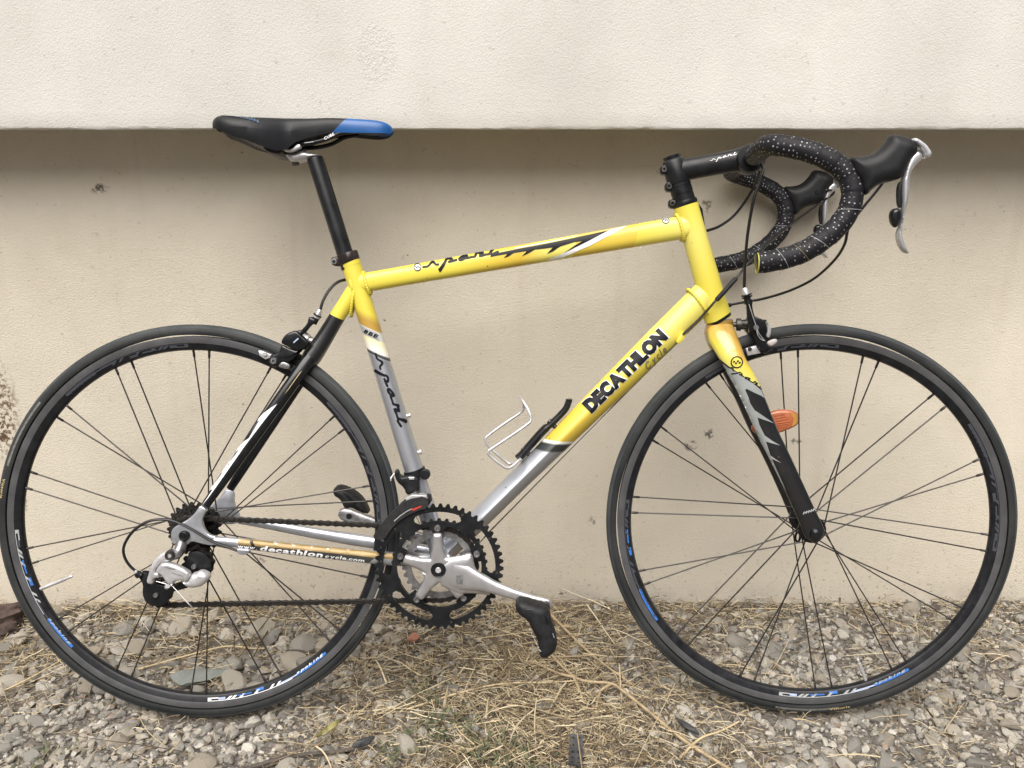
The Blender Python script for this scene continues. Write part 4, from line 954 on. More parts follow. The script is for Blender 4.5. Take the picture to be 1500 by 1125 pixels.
# ---- seat post, clamp, saddle
mb = MB(); tube(mb, [(.2066, 0, .9386), (.2080, 0, .9340), (.2513, 0, .7884), (.259, 0, .762)], [.0128, .0134, .0134, .0134], 28)
post = part('seat_post', mb, mat('scuffed_black_post', (.008, .009, .011), .32, 0, var=.3, vscale=25, dust=.014, rvar=.1, spec=.4))
mb = MB(); inflate(mb, D['clamp_head'], -.0160, .0160, .006, .6, 1, .002); head = part('post_head', mb, M_alu, post)
for y0 in (-.0285, .0165):
    mb = MB(); pillow(mb, D['clamp_up'], y0, y0 + .012, .0012, 2, 1); part('rail_clamp', mb, M_alu, post)
mb = MB(); pillow(mb, [(.1735, .9674), (.1837, .9673), (.1850, .9600), (.1730, .9600)], -.026, .026, .002, 2, 1); part('rail_clamp', mb, M_alu, post)
mb = MB(); tube(mb, [(.1755, 0, .9330), (.1758, 0, .9282), (.176, 0, .927)], [.0058, .0058, .0045], 14); part('bolt', mb, M_steel, post)
mb = MB(); tube(mb, [(.2553, 0, .7870), (.2557, 0, .7858), (.2592, 0, .7735), (.2598, 0, .7720)], [.0165, .0176, .0176, .0168], 30)
pillow(mb, [(.2300, .7790), (.2385, .7815), (.2480, .7810), (.2480, .7660), (.2380, .7655), (.2310, .7680)], -.0090, .0090, .003, 3, 1)
sclamp = part('seat_clamp', mb, mat('anodised_brown_black', (.035, .027, .026), .34, .4, var=.2, vscale=60))
mb = MB(); cyl(mb, (.2358, .7732), .0048, -.0110, -.0080, 16, bev=.0008); part('bolt', mb, M_alud, sclamp); mb = MB(); cyl(mb, (.2358, .7732), .0028, -.0116, -.0105, 6); part('bolt_socket', mb, M_black, sclamp)

sad0 = [  # x, top z, half width, skirt z
    (.0475, .9900, .030, .9860), (.0515, .9990, .046, .9800), (.0600, 1.0035, .058, .9775), (.0740, 1.0040, .066, .9720), (.0920, 1.0018, .0695, .9640), (.1130, 1.0005, .0680, .9565), (.1340, 1.0000, .0610, .9490),
    (.1530, .9998, .0510, .9440), (.1690, .9996, .0420, .9465), (.1840, .9994, .0355, .9580), (.2080, .9992, .0295, .9670), (.2330, .9990, .0255, .9735), (.2600, .9985, .0225, .9748), (.2840, .9975, .0208, .9728), (.3050, .9962, .0190, .9708),
    (.3200, .9935, .0160, .9720), (.3295, .9890, .0105, .9755), (.3340, .9830, .0040, .9800)]
sad = [(x + .0065 * max(0, 1 - max(0, x - .05) / .14), zt - .0015 * (x < .23) - .0062 * max(0, 1 - max(0, x - .05) / .16), wd * (.94 if x < .17 else 1), zl - .003 * max(0, 1 - max(0, x - .05) / .16) * (1 if x < .1 else .3)) for x, zt, wd, zl in sad0]
def saddle_ring(x, zt, wd, zl):
    d = zt - zl
    half = [(0, zt - .0025 * min(1, wd / .03)), (wd * .30, zt - .0012 * min(1, wd / .03)), (wd * .60, zt), (wd * .82, zt - d * .07), (wd * .95, zt - d * .24), (wd, zt - d * .5), (wd * .985, zt - d * .8), (wd * .95, zl), (wd * .86, zl + d * .06), (wd * .60, zl + d * .30), (0, zl + d * .42)]
    return [(x, -a, z) for a, z in half] + [(x, a, z) for a, z in half[-2:0:-1]]
C4 = catmull([(a, b2, c) for a, b2, c, d in sad], 4); C4b = catmull([(a, d, 0) for a, b2, c, d in sad], 4)
rings = [saddle_ring(p.x, p.y, p.z, q.y) for p, q in zip(C4, C4b)]
vs = [v for r in rings for v in r]; k = len(rings[0]); fs, mi = [], []
for i in range(len(rings) - 1):
    for j in range(k):
        fs.append((i * k + j, i * k + (j + 1) % k, (i + 1) * k + (j + 1) % k, (i + 1) * k + j))
fs += [tuple(range(k)), tuple((len(rings) - 1) * k + j for j in range(k))]
mb = MB(); mb.add(vs, fs)
for i, f in enumerate(mb.f):
    cx = sum(mb.v[q][0] for q in f) / len(f); cz = sum(mb.v[q][2] for q in f) / len(f); cy = abs(sum(mb.v[q][1] for q in f) / len(f))
    under = f[0] % k in (7, 8, 9, 10, 11, 12) if len(f) == 4 else False
    pass
saddle = part('saddle', mb, [M_saddle, M_sblue], angle=50)
bm = bmesh.new(); bm.from_mesh(saddle.data)
for co, no in (((.2443, 0, .9791), (.0155, 0, -.0150)), ((.30, 0, .9750), (0, 0, 1))):
    bmesh.ops.bisect_plane(bm, geom=bm.verts[:] + bm.edges[:] + bm.faces[:], plane_co=co, plane_no=no, dist=1e-6)
for f in bm.faces:
    c = f.calc_center_median(); ahead = (c.x - .2443) * .0155 - (c.z - .9791) * .0150 > 0
    f.material_index = 1 if ahead and c.z > .9750 and (f.normal.z > -.6 or c.x > .31) else 0
bm.to_mesh(saddle.data); bm.free()
# bluish embossed print along the rear wing
def saddle_surf(x, z, off):
    best = None
    for p, q in zip(C4, C4b):
        if best is None or abs(p.x - x) < best[0]: best = (abs(p.x - x), p.y, p.z, q.y)
    _, zt, wd, zl = best; d = zt - zl; t = max(0, min(.8, (zt - z) / d))
    pr = [(0, .60), (.07, .82), (.24, .95), (.5, 1.), (.8, .985)]
    for (a, wa), (b2, wb) in zip(pr, pr[1:]):
        if a <= t <= b2: wv = wa + (wb - wa) * (t - a) / (b2 - a); break
    return (x, -wd * wv - off, zt - d * t + off)
print_on('embossed_print', [[(.062, .9990), (.085, .9965), (.110, .9930), (.128, .9885), (.134, .9860), (.131, .9835), (.120, .9868), (.095, .9925), (.070, .9960)]], saddle_surf, mat('saddle_bluish_print', (.030, .045, .075), .5, bump=.0006, bscale=500), saddle, .0005, .003)
print_on('embossed_print', [ribbon([(.118 + .0045 * i, .9930 - .0018 * i), (.120 + .0045 * i, .9870 - .0016 * i)], .0014)[0] for i in range(4)], saddle_surf, mat('saddle_blue_print', (.04, .09, .16), .5), saddle, .0009, .003)
mb = MB(); pillow(mb, [(.1327, .9490), (.1400, .9420), (.1574, .9385), (.1640, .9440), (.1600, .9620), (.1400, .9700), (.120, .9680)], -.034, .034, .004, 2, 1); part('rail_mount', mb, M_black, saddle)
mb = MB(); pillow(mb, [(.073, .980), (.080, .9755), (.095, .966), (.122, .954), (.14, .949), (.14, .965), (.10, .980), (.078, .986)], -.038, .038, .003, 2, 1); part('under_shell', mb, M_black, saddle)
for s in (-1, 1):
    mb = MB(); tube(mb, catmull([(.130, s * .022, .9590), (.1561, s * .022, .9578), (.1879, s * .022, .9578), (.2125, s * .022, .9602), (.2322, s * .0215, .9655), (.2519, s * .019, .9745), (.275, s * .014, .9780)], 5), .0034, 10); rl = part('rail', mb, M_black, saddle)
    if s < 0:
        rs = lambda x, z, off: (x, -.022 - .0036 - off, z)
        word('rail_lettering', 'CUBE', rs, M_white, saddle, (.2285, .9628), (.86, .42), (-.0026, .0052), .0006, .03, .1, 1, .0190)
        print_on('rail_print', [ribbon([(.196, .9583), (.203, .9590), (.211, .9602)], .0012)[i] for i in range(2)], rs, M_lgrey, saddle, .0006)
# ---- wheels
RIM = [(.3165, -.0095), (.3055, -.0095), (.3040, -.0088), (.2985, -.0078), (.2950, -.0058), (.2935, -.0030), (.2930, 0), (.2935, .0030), (.2950, .0058), (.2985, .0078), (.3040, .0088), (.3055, .0095), (.3165, .0095), (.3165, .0080), (.3100, .0070), (.3100, -.0070), (.3165, -.0080)]
RMI = [1, 0, 0, 0, 0, 0, 0, 0, 0, 0, 0, 1, 1, 0, 0, 0, 1]
def make_wheel(cx, a0, near_y, far_y, fl_n, fl_f, first_sign, steer, tread_label):
    c = (cx, RW)
    whl = bpy.data.objects.new('wheel', None); COL.objects.link(whl); whl.parent = bike
    if steer: whl.matrix_local = STM
    mb = MB(); lathe(mb, c, RIM, 160, closed=True, mis=RMI); rim = part('rim', mb, [M_rim, M_track], whl, angle=30)
    # tyre: round casing with a raised tread cap
    prof = []
    for i in range(29):
        a = radians(-112 + 224 * i / 28); q = .0118 + (.0007 if abs(math.degrees(a)) < 56 else 0)
        prof.append((.3232 + q * cos(a), q * sin(a)))
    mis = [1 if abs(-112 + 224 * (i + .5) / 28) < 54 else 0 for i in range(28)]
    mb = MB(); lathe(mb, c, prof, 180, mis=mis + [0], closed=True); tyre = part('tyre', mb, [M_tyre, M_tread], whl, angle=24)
    def tsurf(x, z, off):
        r = hypot(x - cx, z - RW); k = max(-.95, min(.95, (r - .3232) / .0118)); return (x, -.0118 * sqrt(1 - k * k) - off - (.0007 if k > .55 else 0), z)
    pol = lambda a, r: (cx + r * cos(a), RW + r * sin(a))
    a1, a2, ta, tl = tread_label
    print_on('tyre_label', [[pol(a1 + (a2 - a1) * i / 24, .3235), pol(a1 + (a2 - a1) * (i + 1) / 24, .3235), pol(a1 + (a2 - a1) * (i + 1) / 24, .3275), pol(a1 + (a2 - a1) * i / 24, .3275)] for i in range(24)], tsurf, M_label, tyre, .0005)
    V, F, wdt = text2d('Vittoria', 1., .1, .02); k = .034 / wdt
    print_on('tyre_lettering', [pol(ta + tl * (a * k) / .325, .3225 + b2 * .0068) if tl < 0 else pol(ta + (a * k) / .325, .3285 - b2 * .0068) for a, b2 in V], tsurf, M_goldink, tyre, .0008, .003, F)
    # printed rim decals, four round the rim
    def rsurf(x, z, off):
        r = hypot(x - cx, z - RW); y = -.0095
        for (r0, y0), (r1, y1) in zip(RIM[:7], RIM[1:7]):
            if r1 <= r <= r0: y = y0 + (y1 - y0) * (r0 - r) / (r0 - r1 + 1e-9)
        return (x, y - off, z)
    for q in range(4):
        b0 = radians(a0[1] + 90 * q)
        # the lowest prints are the brightest, the others go to grey
        lowest = abs(((a0[1] + 90 * q) % 360) - 268) < 20
        left = abs(((a0[1] + 90 * q) % 360) - 178) < 20
        mw = (M_lgrey if steer else M_white) if lowest else (M_lgrey if left and not steer else M_dgrey); mbl = M_blue if (lowest or left) else M_dgrey; ml = M_lblue if lowest else M_dgrey
        P = lambda s, r: pol(b0 + s / .30, r)
        arc = lambda s0, s1, r0, r1, n=14: [[P(s0 + (s1 - s0) * i / n, r0), P(s0 + (s1 - s0) * (i + 1) / n, r0), P(s0 + (s1 - s0) * (i + 1) / n, r1), P(s0 + (s1 - s0) * i / n, r1)] for i in range(n)]
        W = arc(0, .006, .2985, .3045, 3) + arc(0, .018, .2985, .3005, 4) + arc(.006, .150, .3035, .3045, 30)
        for s in (.030, .038, .052, .078, .106, .118): W.append([P(s, .3040), P(s + .006, .3040), P(s + .013, .2985), P(s + .008, .2985)])
        print_on('rim_print', W, rsurf, mw, rim, .0005)
        for B in (arc(.052, .076, .2990, .3012, 6), arc(.084, .098, .2968, .3012, 4)): print_on('rim_print', B, rsurf, mbl, rim, .0005)
        for B in (arc(.018, .030, .2990, .3028, 3), arc(.124, .160, .3012, .3034, 8)): print_on('rim_print', B, rsurf, ml, rim, .0005)
        print_on('rim_print', arc(.160, .222, .3000, .3042, 12), rsurf, mbl, rim, .0005)
        V, F, wdt = text2d('spoking', 1., .3, .03); k = .058 / wdt
        print_on('rim_lettering', [P(.160 + a * k, .3016 - b2 * .0050) for a, b2 in V], rsurf, mw, rim, .0008, .003, F)
    # spokes in pairs, neighbouring pairs leaning opposite ways round the hub
    for i in range(14):
        ac = radians(a0[0] + 360 / 14 * i); sg = first_sign * (1 if i % 2 == 0 else -1)
        for j, (y, rf, da) in enumerate(((near_y, fl_n, -2.65), (far_y, fl_f, 2.65))):
            a = ac + radians(da) * (1 if i % 2 == 0 else -1); h = ac + sg * radians(76 + j * 6)
            p0 = Vector((cx + rf * cos(h), y, RW + rf * sin(h))); p1 = Vector((cx + .2945 * cos(a), math.copysign(.0015, y), RW + .2945 * sin(a)))
            d = (p0 - p1).normalized(); mb = MB()
            tube(mb, [p0, p1 + d * .0132, p1 + d * .0131, p1 + d * .0125, p1 + d * .0006, p1 - d * .002], [.00118, .00118, .0014, .0020, .0021, .0021], 6, caps=True)
            part('spoke', mb, M_spoke, whl, angle=50)
    return whl, rim, tyre
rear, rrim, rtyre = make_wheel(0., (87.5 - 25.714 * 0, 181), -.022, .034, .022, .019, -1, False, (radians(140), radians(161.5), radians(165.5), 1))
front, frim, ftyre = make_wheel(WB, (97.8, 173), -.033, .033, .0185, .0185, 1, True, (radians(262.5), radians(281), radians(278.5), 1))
# rear hub, front hub
def hub(whl, cx, ny, fy, rn, rf, ax, name='hub'):
    mb = MB(); lathe(mb, (cx, RW), [(.0001, -ax), (.008, -ax), (.0085, ny - .012), (.013, ny - .010), (.014, ny - .004), (rn + .004, ny - .0022), (rn + .004, ny + .0012), (.013, ny + .004), (.011, 0), (.013, fy - .004), (rf + .004, fy - .0012), (rf + .004, fy + .0022), (.014, fy + .004), (.0085, fy + .012), (.008, ax), (.0001, ax)], 36)
    return part(name, mb, M_blackg, whl)
hub(rear, 0., -.022, .034, .022, .019, .060); hub(front, WB, -.033, .033, .0185, .0185, .049)
# skewers
mb = MB(); lathe(mb, (-.0001, .337), [(.0001, -.0770), (.0030, -.0770), (.0034, -.0755), (.0060, -.0760), (.0078, -.0745), (.0086, -.0725), (.0086, -.0690)], 20); part('skewer_nut', mb, M_black, rear)
mb = MB(); lathe(mb, (WB, RW), [(.0001, -.0690), (.0060, -.0686), (.0095, -.0650), (.0100, -.0600)], 20); part('skewer_nut', mb, M_blackg, front)
mb = MB(); tube(mb, catmull([(WB, .066, RW), (WB - .002, .072, RW + .012), (WB - .010, .073, RW + .035), (WB - .016, .072, RW + .052)], 4), .0045, 8, flat=.5); part('skewer_lever', mb, M_black, front)
# valves
for whl, p, q in ((rear, (-.2789, .2238), (-.2230, .2400)), (front, (1.1296, .0600), (1.1145, .0935))):
    a = Vector((p[0], 0, p[1])); b2 = Vector((q[0], 0, q[1])); d = (b2 - a)
    if whl is front:
        c0 = Vector((WB, 0, RW)); rad = (c0 - a).normalized(); d = rad * .048
    else:
        c0 = Vector((0, 0, RW)); rad = (c0 - a).normalized(); d = rad * .066
    a = c0 - rad * .300
    mb = MB(); tube(mb, [a, a + d * .80, a + d * .805, a + d * .93, a + d * .935, a + d], [.0032, .0032, .0022, .0022, .0028, .0016], 12); part('valve', mb, M_alu, whl)
# amber spoke reflector in the front wheel
mb = MB(); pillow(mb, D['reflector'], -.0070, .0045, .005, 3, 1); rf_ = part('spoke_reflector', mb, M_orange, front)
rfs = lambda x, z, off: (x, -.0070 - off, z)
print_on('reflector_end', [[(.9830, .5270), (.9955, .5225), (.9985, .5165), (.9955, .5080), (.9870, .5020), (.9900, .5150)]], rfs, M_amber, rf_, .0006)
mb = MB()
for i in range(6):
    t = -.5 + i / 5; tube(mb, [(.938 + .004 * i, -.0071, .4935 + .0052 * i), (.984 - .003 * abs(i - 2), -.0074, .5075 + .0040 * i - .004)], .0009, 5)
part('reflector_rib', mb, M_orange, rf_)
# cassette
mb = MB(); cyl(mb, (0, RW), .016, -.0545, -.024, 24); cassette = part('cassette', mb, M_steel)
mb = MB(); cyl(mb, (0, RW), .0155, -.0575, -.0540, 24, bev=.001); part('lockring', mb, M_alud, cassette)
for i, T in enumerate((11, 12, 13, 14, 15, 16, 17, 19, 21)):
    rp_ = .0127 / (2 * sin(pi / T)); y = -.0535 + .0034 * i
    mb = MB()
    gear(mb, (0, RW), y, y + .0017, T, min(.0145, rp_ * .6) if i < 4 else .016, rp_ - .0034, rp_ + .0028, (lambda r, a, rp_=rp_: not (rp_ * .56 < r < rp_ * .80 and (a * 5 / pi) % 2 < 1.1)) if i > 4 else None, 8, 8, twist=i * .3)
    part('sprocket', mb, M_sprk, cassette, angle=25)
# ---- drivetrain
crank = MB(); star = []
for k_, th in enumerate((-124.5, -52.5, 19.5, 91.5, 163.5)):
    a = radians(th); u = (cos(a), sin(a)); v = (-sin(a), cos(a)); vl = radians(th + 36)
    wv = 1.0
    for al, la in ((.022, -.0122), (.030, -.0096), (.042, -.0082), (.056, -.0076), (.0585, -.0056), (.0585, .0056), (.056, .0076), (.042, .0082), (.030, .0096), (.022, .0122)):
        star.append((BBc[0] + u[0] * al + v[0] * la, BBc[1] + u[1] * al + v[1] * la))
    star.append((BBc[0] + .0215 * cos(vl), BBc[1] + .0215 * sin(vl)))
inflate(crank, star, -.0670, -.0555, .0065, .45, 1, .0025)
# the web between the two arms beside the crank, then the arm itself
inflate(crank, [(BBc[0] + .010, BBc[1] + .018), (.4562, .3030), (.4605, .2936), (.4640, .2790), (.4720, .2660), (.4867, .2565), (.4900, .2340), (.4719, .2375), (.4455, .2385), (.4380, .2345), (BBc[0] - .005, BBc[1] - .022)], -.0695, -.0570, .020, .25, 1, .0025)
CA = FT([(.4250, -.0640, .2720), (.4450, -.0650, .2655), (.4700, -.0665, .2580), (.4950, -.0690, .2495), (.5250, -.0725, .2400), (.5550, -.0750, .2310), (.5700, -.0755, .2262), (.5800, -.0755, .2228), (.5860, -.0755, .2208)], [.0230, .0225, .0150, .0105, .0086, .0084, .0100, .0105, .0060], [.0060, .0068, .0072, .0072, .0068, .0064, .0062, .0060, .0045], 2.7, sub=4)
CA.fill(crank, 28)
crank = part('crank', crank, M_polish if False else mat('satin_crank_aluminium', (.58, .58, .60), .33, .8, var=.06, vscale=45, rvar=.06), angle=45)
mb = MB(); lathe(mb, BBc, [(.0001, -.0690), (.0052, -.0690), (.0056, -.0705), (.0060, -.0690), (.0105, -.0690), (.0115, -.0700), (.0122, -.0690), (.0122, -.0650)], 28); part('crank_bolt_cover', mb, M_black, crank)
mb = MB(); cyl(mb, BBc, .0048, -.0712, -.0685, 14, bev=.0006); part('crank_bolt', mb, M_alu, crank)
cas = lambda x, z, off: (x, -.0742 - off, z)
print_on('worn_print', disc2((.4385, .2635), .0060, 14, .0030) + disc2((.4385, .2635), .0016, 10) + [ribbon([(.4330, .2690), (.4440, .2700)], .0018)[0], ribbon([(.4335, .2580), (.4440, .2570)], .0018)[0]], CA.surf, mat('worn_grey_print', (.16, .17, .17), .5, .3, var=.5, vscale=300), crank, .0008)
BA = [radians(t) for t in (91.5, 19.5, -52.5, -124.5, 163.5)]
def near_bolt(a): return min(abs((a - b2 + pi) % (2 * pi) - pi) for b2 in BA)
def keep_outer(r, a):
    d = near_bolt(a)
    if r > .0922: return True
    if .0765 < r <= .0922:
        e = (r - .0843) / .0079; return d > radians(26.5) - radians(5) * e * e      # long windows beside each bolt
    if r > .0690: return True
    return d < radians(9) or (r > .0640 and d < radians(12)) or d > radians(33.)and r > .0670
mb = MB(); gear(mb, BBc, -.0530, -.0498, 52, .0575, .0990, .1050, keep_outer, 8, 22, twist=.03); ring_o = part('chainring', mb, M_black, crank, angle=25)
def keep_mid(r, a): return r > .0690 or near_bolt(a) < radians(10)
mb = MB(); gear(mb, BBc, -.0455, -.0427, 38, .0575, .0735, .0788, keep_mid, 8, 12, twist=.0); part('chainring', mb, mat('worn_black_ring', (.035, .036, .038), .4, .6, var=.5, vscale=150), crank, angle=25)
def keep_in(r, a): return r > .0470 or (min(abs((a - b2 + pi) % (2 * pi) - pi) for b2 in BA) < radians(11))
mb = MB(); gear(mb, BBc, -.0385, -.0362, 30, .0370, .0572, .0625, keep_in, 8, 10); part('chainring', mb, M_alud, crank, angle=25)
for a in BA:
    p = (BBc[0] + .065 * cos(a), BBc[1] + .065 * sin(a)); mb = MB()
    lathe(mb, p, [(.0001, -.0555), (.0026, -.0555), (.0028, -.0575), (.0048, -.0575), (.0054, -.0560), (.0054, -.0420)], 16); part('chainring_bolt', mb, M_alud, crank)
mb = MB()
for i in range(10):
    a = radians(-6 + 36 * i); p = (BBc[0] + .0945 * cos(a), BBc[1] + .0945 * sin(a)); cyl(mb, p, .0020, -.0540, -.0495, 10)
part('shift_pin', mb, M_steel, ring_o)
mb = MB(); lathe(mb, BBc, [(.0115, -.0520), (.0125, -.0420), (.0185, -.0400), (.0200, -.0335), (.0205, -.0330)], 30); part('bottom_bracket_cup', mb, M_polish)
# left crank and pedals
mb = MB()
CF = FT([(.2200, .0700, .3390), (.2260, .0700, .3370), (.2383, .0700, .3330), (.2500, .0700, .3290), (.2858, .0690, .3195), (.3400, .0650, .3010), (.3850, .0600, .2850), (.4180, .0560, .2745)], [.0055, .0105, .0130, .0120, .0090, .0100, .0140, .0160], [.0045, .0060, .0062, .0062, .0070, .0072, .0075, .0075], 2.7, sub=3)
CF.fill(mb, 24); lcrank = part('crank', mb, M_alud)
mb = MB(); cyl(mb, (.2383, .3335), .0052, .0630, .0645, 18); part('pedal_axle_end', mb, M_black, lcrank)
def pedal(outl, y0, y1, bulge, parent=None):
    mb = MB(); inflate(mb, outl, y0, y1, .012, .45, 2, .003, yf=bulge); return part('pedal', mb, M_rubber, angle=60)
ped = D['pedal']
pd = pedal([(x, z - .004) for x, z in ped], -.1330, -.0900, lambda x, z: -.004 * sin((x - .528) / .066 * pi))
mb = MB(); pillow(mb, [(.5400, .2360), (.5480, .2400), (.5640, .2350), (.5760, .2270), (.5800, .2150), (.5740, .2090), (.5660, .2140), (.5560, .2220)], -.1360, -.1300, .003, 3, 2); part('pedal_plate', mb, M_black, pd)
psurf = lambda x, z, off: (x, -.1378 - off, z)
print_on('pedal_print', [ribbon([(.5490 + .0025 * i, .2080 - .0056 * i), (.5500 + .0028 * i, .2045 - .0056 * i), (.5515 + .0025 * i, .2030 - .0056 * i)], .0012 if i % 2 else .0018)[0] for i in range(7)], psurf, M_lgrey, pd, .0004)
print_on('pedal_print', [ribbon([(.5850, .2000), (.5875, .1930), (.5890, .1880)], .0009)[0]], psurf, M_lgrey, pd, .0004)
mb = MB(); cyl(mb, (.5765, .2240), .0070, -.0920, -.0700, 16); part('pedal_axle', mb, M_steel, pd)
lp = pedal(D['pedal_far'], .0840, .1280, lambda x, z: 0)
mb = MB(); pillow(mb, [(.2230, .3740), (.2320, .3720), (.2420, .3620), (.2500, .3520), (.2450, .3500), (.2330, .3600)], .0815, .0860, .002, 2, 2); part('pedal_plate', mb, M_black, lp)
# ---- chain: every link of it
UP, LOW = (.0142, .2869), (-.0476, .2410)
path = []
def arc3(c, r, a0, a1, y, n=16):
    for i in range(n + 1):
        a = radians(a0 + (a1 - a0) * i / n); path.append(Vector((c[0] + r * cos(a), y, c[1] + r * sin(a))))
arc3(BBc, .0610, 92, -92, -.0373, 24)
arc3(LOW, .0255, -92, -215, -.050, 12)
arc3(UP, .0215, -40, 70, -.050, 10)
arc3((0, RW), .0255, -52, -268, -.0520, 18)
path.append(path[0].copy())
L_ = [0.]
for i in range(1, len(path)): L_.append(L_[-1] + (path[i] - path[i - 1]).length)
nl = int(round(L_[-1] / .0127 / 2)) * 2; pit = L_[-1] / nl
def at(s):
    s %= L_[-1]
    for i in range(1, len(L_)):
        if L_[i] >= s: return path[i - 1].lerp(path[i], (s - L_[i - 1]) / max(1e-9, L_[i] - L_[i - 1]))
    return path[-1]
pts = [at(i * pit) for i in range(nl)]
def link_mesh(nm, yo, r, waist, m):
    mb = MB(); o = []
    for k in range(9): a = radians(90 + 180 * k / 8); o.append((-pit / 2 + r * cos(a), r * sin(a)))
    o.append((0, -waist))
    for k in range(9): a = radians(-90 + 180 * k / 8); o.append((pit / 2 + r * cos(a), r * sin(a)))
    o.append((0, waist))
    for s in (-1, 1): pillow(mb, o, s * yo - .0006, s * yo + .0006, .0004, 1, 0)
    if nm == 'outer':
        for s in (-1, 1): cyl(mb, (s * pit / 2, 0), .0018, -yo - .0012, yo + .0012, 8)
    else:
        for s in (-1, 1): cyl(mb, (s * pit / 2, 0), .0038, -yo, yo, 10)
    return mb.mesh(nm, m, angle=40)
me_o, me_i = link_mesh('outer', .0033, .0043, .0029, M_chain), link_mesh('inner', .0021, .0042, .0031, M_chain)
mb = MB(); tube(mb, [p for p in pts[:3]], .0011, 6); chain = part('chain', mb, M_chain)
for i in range(nl):
    p, q = pts[i], pts[(i + 1) % nl]; t = (q - p).normalized(); yv = Vector((0, 1, 0)); yv = (yv - t * yv.dot(t)).normalized(); zv = t.cross(yv); c = (p + q) / 2
    Mx = Matrix(((t.x, yv.x, zv.x, c.x), (t.y, yv.y, zv.y, c.y), (t.z, yv.z, zv.z, c.z), (0, 0, 0, 1)))
    link('chain_link', me_o if i % 2 else me_i, chain, Mx)
# ---- rear derailleur
mb = MB(); inflate(mb, D['rd_arm'], -.0920, -.0770, .0042, .5, 1, .002)
rd = part('rear_derailleur', mb, M_alu, angle=50)
mb = MB(); tube(mb, catmull([(-.0060, -.0665, .3260), (-.0060, -.0740, .3180), (-.0090, -.0800, .3110), (-.0160, -.0850, .3105)], 4), [.0080] + [.0088] * 11 + [.0105], 16); part('hanger_knuckle', mb, M_alud, rd)
mb = MB(); lathe(mb, (-.0165, .3108), [(.0001, -.0905), (.0030, -.0905), (.0034, -.0935), (.0070, -.0935), (.0080, -.0920), (.0084, -.0840)], 22); part('pivot_bolt', mb, M_steel, rd)
mb = MB(); inflate(mb, D['rd_link'], -.0975, -.0840, .0038, .6, 1, .002); part('link_plate', mb, M_alu, rd, angle=50)
mb = MB(); inflate(mb, D['rd_knuckle'], -.0965, -.0740, .009, .3, 1, .002); part('knuckle', mb, M_alu, rd, angle=50)
mb = MB(); pillow(mb, D['rd_cage'], -.0745, -.0715, .001, 2, 1); pillow(mb, D['rd_cage'], -.0625, -.0605, .001, 2, 1); cage = part('pulley_cage', mb, M_black, rd)
mb = MB(); pillow(mb, D['rd_upcage'], -.0700, -.0680, .001, 2, 1); part('pulley_cage', mb, M_black, rd)
mb = MB(); cyl(mb, (-.074, .2745), .0045, -.0790, -.0700, 12); tube(mb, [(-.0770, -.0745, .2770), (-.0690, -.0745, .2730)], .0050, 12); part('adjuster_barrel', mb, M_black, rd)
for c, y in ((LOW, -.0680), (UP, -.0655)):
    mb = MB(); gear(mb, c, y, y + .006, 11, .004, .0185, .0228, None, 8, 6); pu = part('jockey_wheel', mb, M_black, rd, angle=30)
    mb = MB(); lathe(mb, c, [(.0001, y - .0090), (.0014, y - .0090), (.0016, y - .0102), (.0036, y - .0102), (.0040, y - .008), (.0040, y)], 14); part('pulley_bolt', mb, M_alud, pu)
mb = MB(); tube(mb, [(-.0215, -.0960, .2610), (-.0185, -.0990, .2640)], .0036, 12); tube(mb, [(-.0150, -.0955, .2655), (-.0130, -.0955, .2640)], .0024, 8); part('cable_clamp', mb, M_alu, rd)
mb = MB(); tube(mb, [(-.0389, -.0920, .2693), (-.0243, -.0940, .2660), (-.0118, -.0950, .2615), (.0174, -.0960, .2275)], [.0006, .0006, .0006, .0007], 6); part('cable_end', mb, M_alu, rd)
mb = MB(); tube(mb, [(.0130, -.0960, .2330), (.0176, -.0961, .2272)], .0012, 6); part('cable_end_cap', mb, M_polish, rd)
rls = lambda x, z, off: (x, -.0985 - off, z)
print_on('worn_print', [ribbon([(-.0220, .2945), (-.0060, .2905)], .0016)[0], ribbon([(-.0120, .2855), (.0050, .2795)], .0010)[0]], rls, mat('rd_print', (.22, .23, .25), .5, .4, var=.5, vscale=300), rd, .0004)
# ---- front derailleur
mb = MB(); tube(mb, [(.3600, 0, .4292), (.3630, 0, .4190)], [.0185, .0185], 26); pillow(mb, D['fd_body'], -.0330, -.0100, .003, 3, 1)
fd = part('front_derailleur', mb, M_black, angle=45)
mb = MB(); cyl(mb, (.3800, .4240), .0085, -.0200, -.0080, 16, bev=.001); part('clamp_bolt', mb, M_black, fd)
mb = MB(); pillow(mb, [(.3545, .4235), (.3640, .4235), (.3640, .4195), (.3560, .4190)], -.0360, -.0320, .001, 2, 0); part('link_pin', mb, M_alu, fd)
mb = MB(); cyl(mb, (.3670, .3960), .0055, -.0460, -.0300, 14, bev=.001); part('pivot', mb, M_steel, fd)
mb = MB(); pillow(mb, D['fd_cage2'], -.0575, -.0558, .0008, 1, 1); pillow(mb, [(x + .004, z + .003) for x, z in D['fd_cage2']], -.0400, -.0385, .0008, 1, 1)
cg = part('chain_guide', mb, mat('guide_grey', (.06, .06, .064), .38, .7, var=.25, vscale=90), fd)
mb = MB(); pillow(mb, [(.3510, .3925), (.3620, .3985), (.3850, .3975), (.3870, .3900), (.3650, .3935), (.3530, .3890)], -.0565, -.0390, .001, 1, 0); part('guide_bridge', mb, M_alu, cg)
cgs = lambda x, z, off: (x, -.0575 - off, z)
print_on('red_mark', [D['fd_red']], cgs, M_red, cg, .0005)
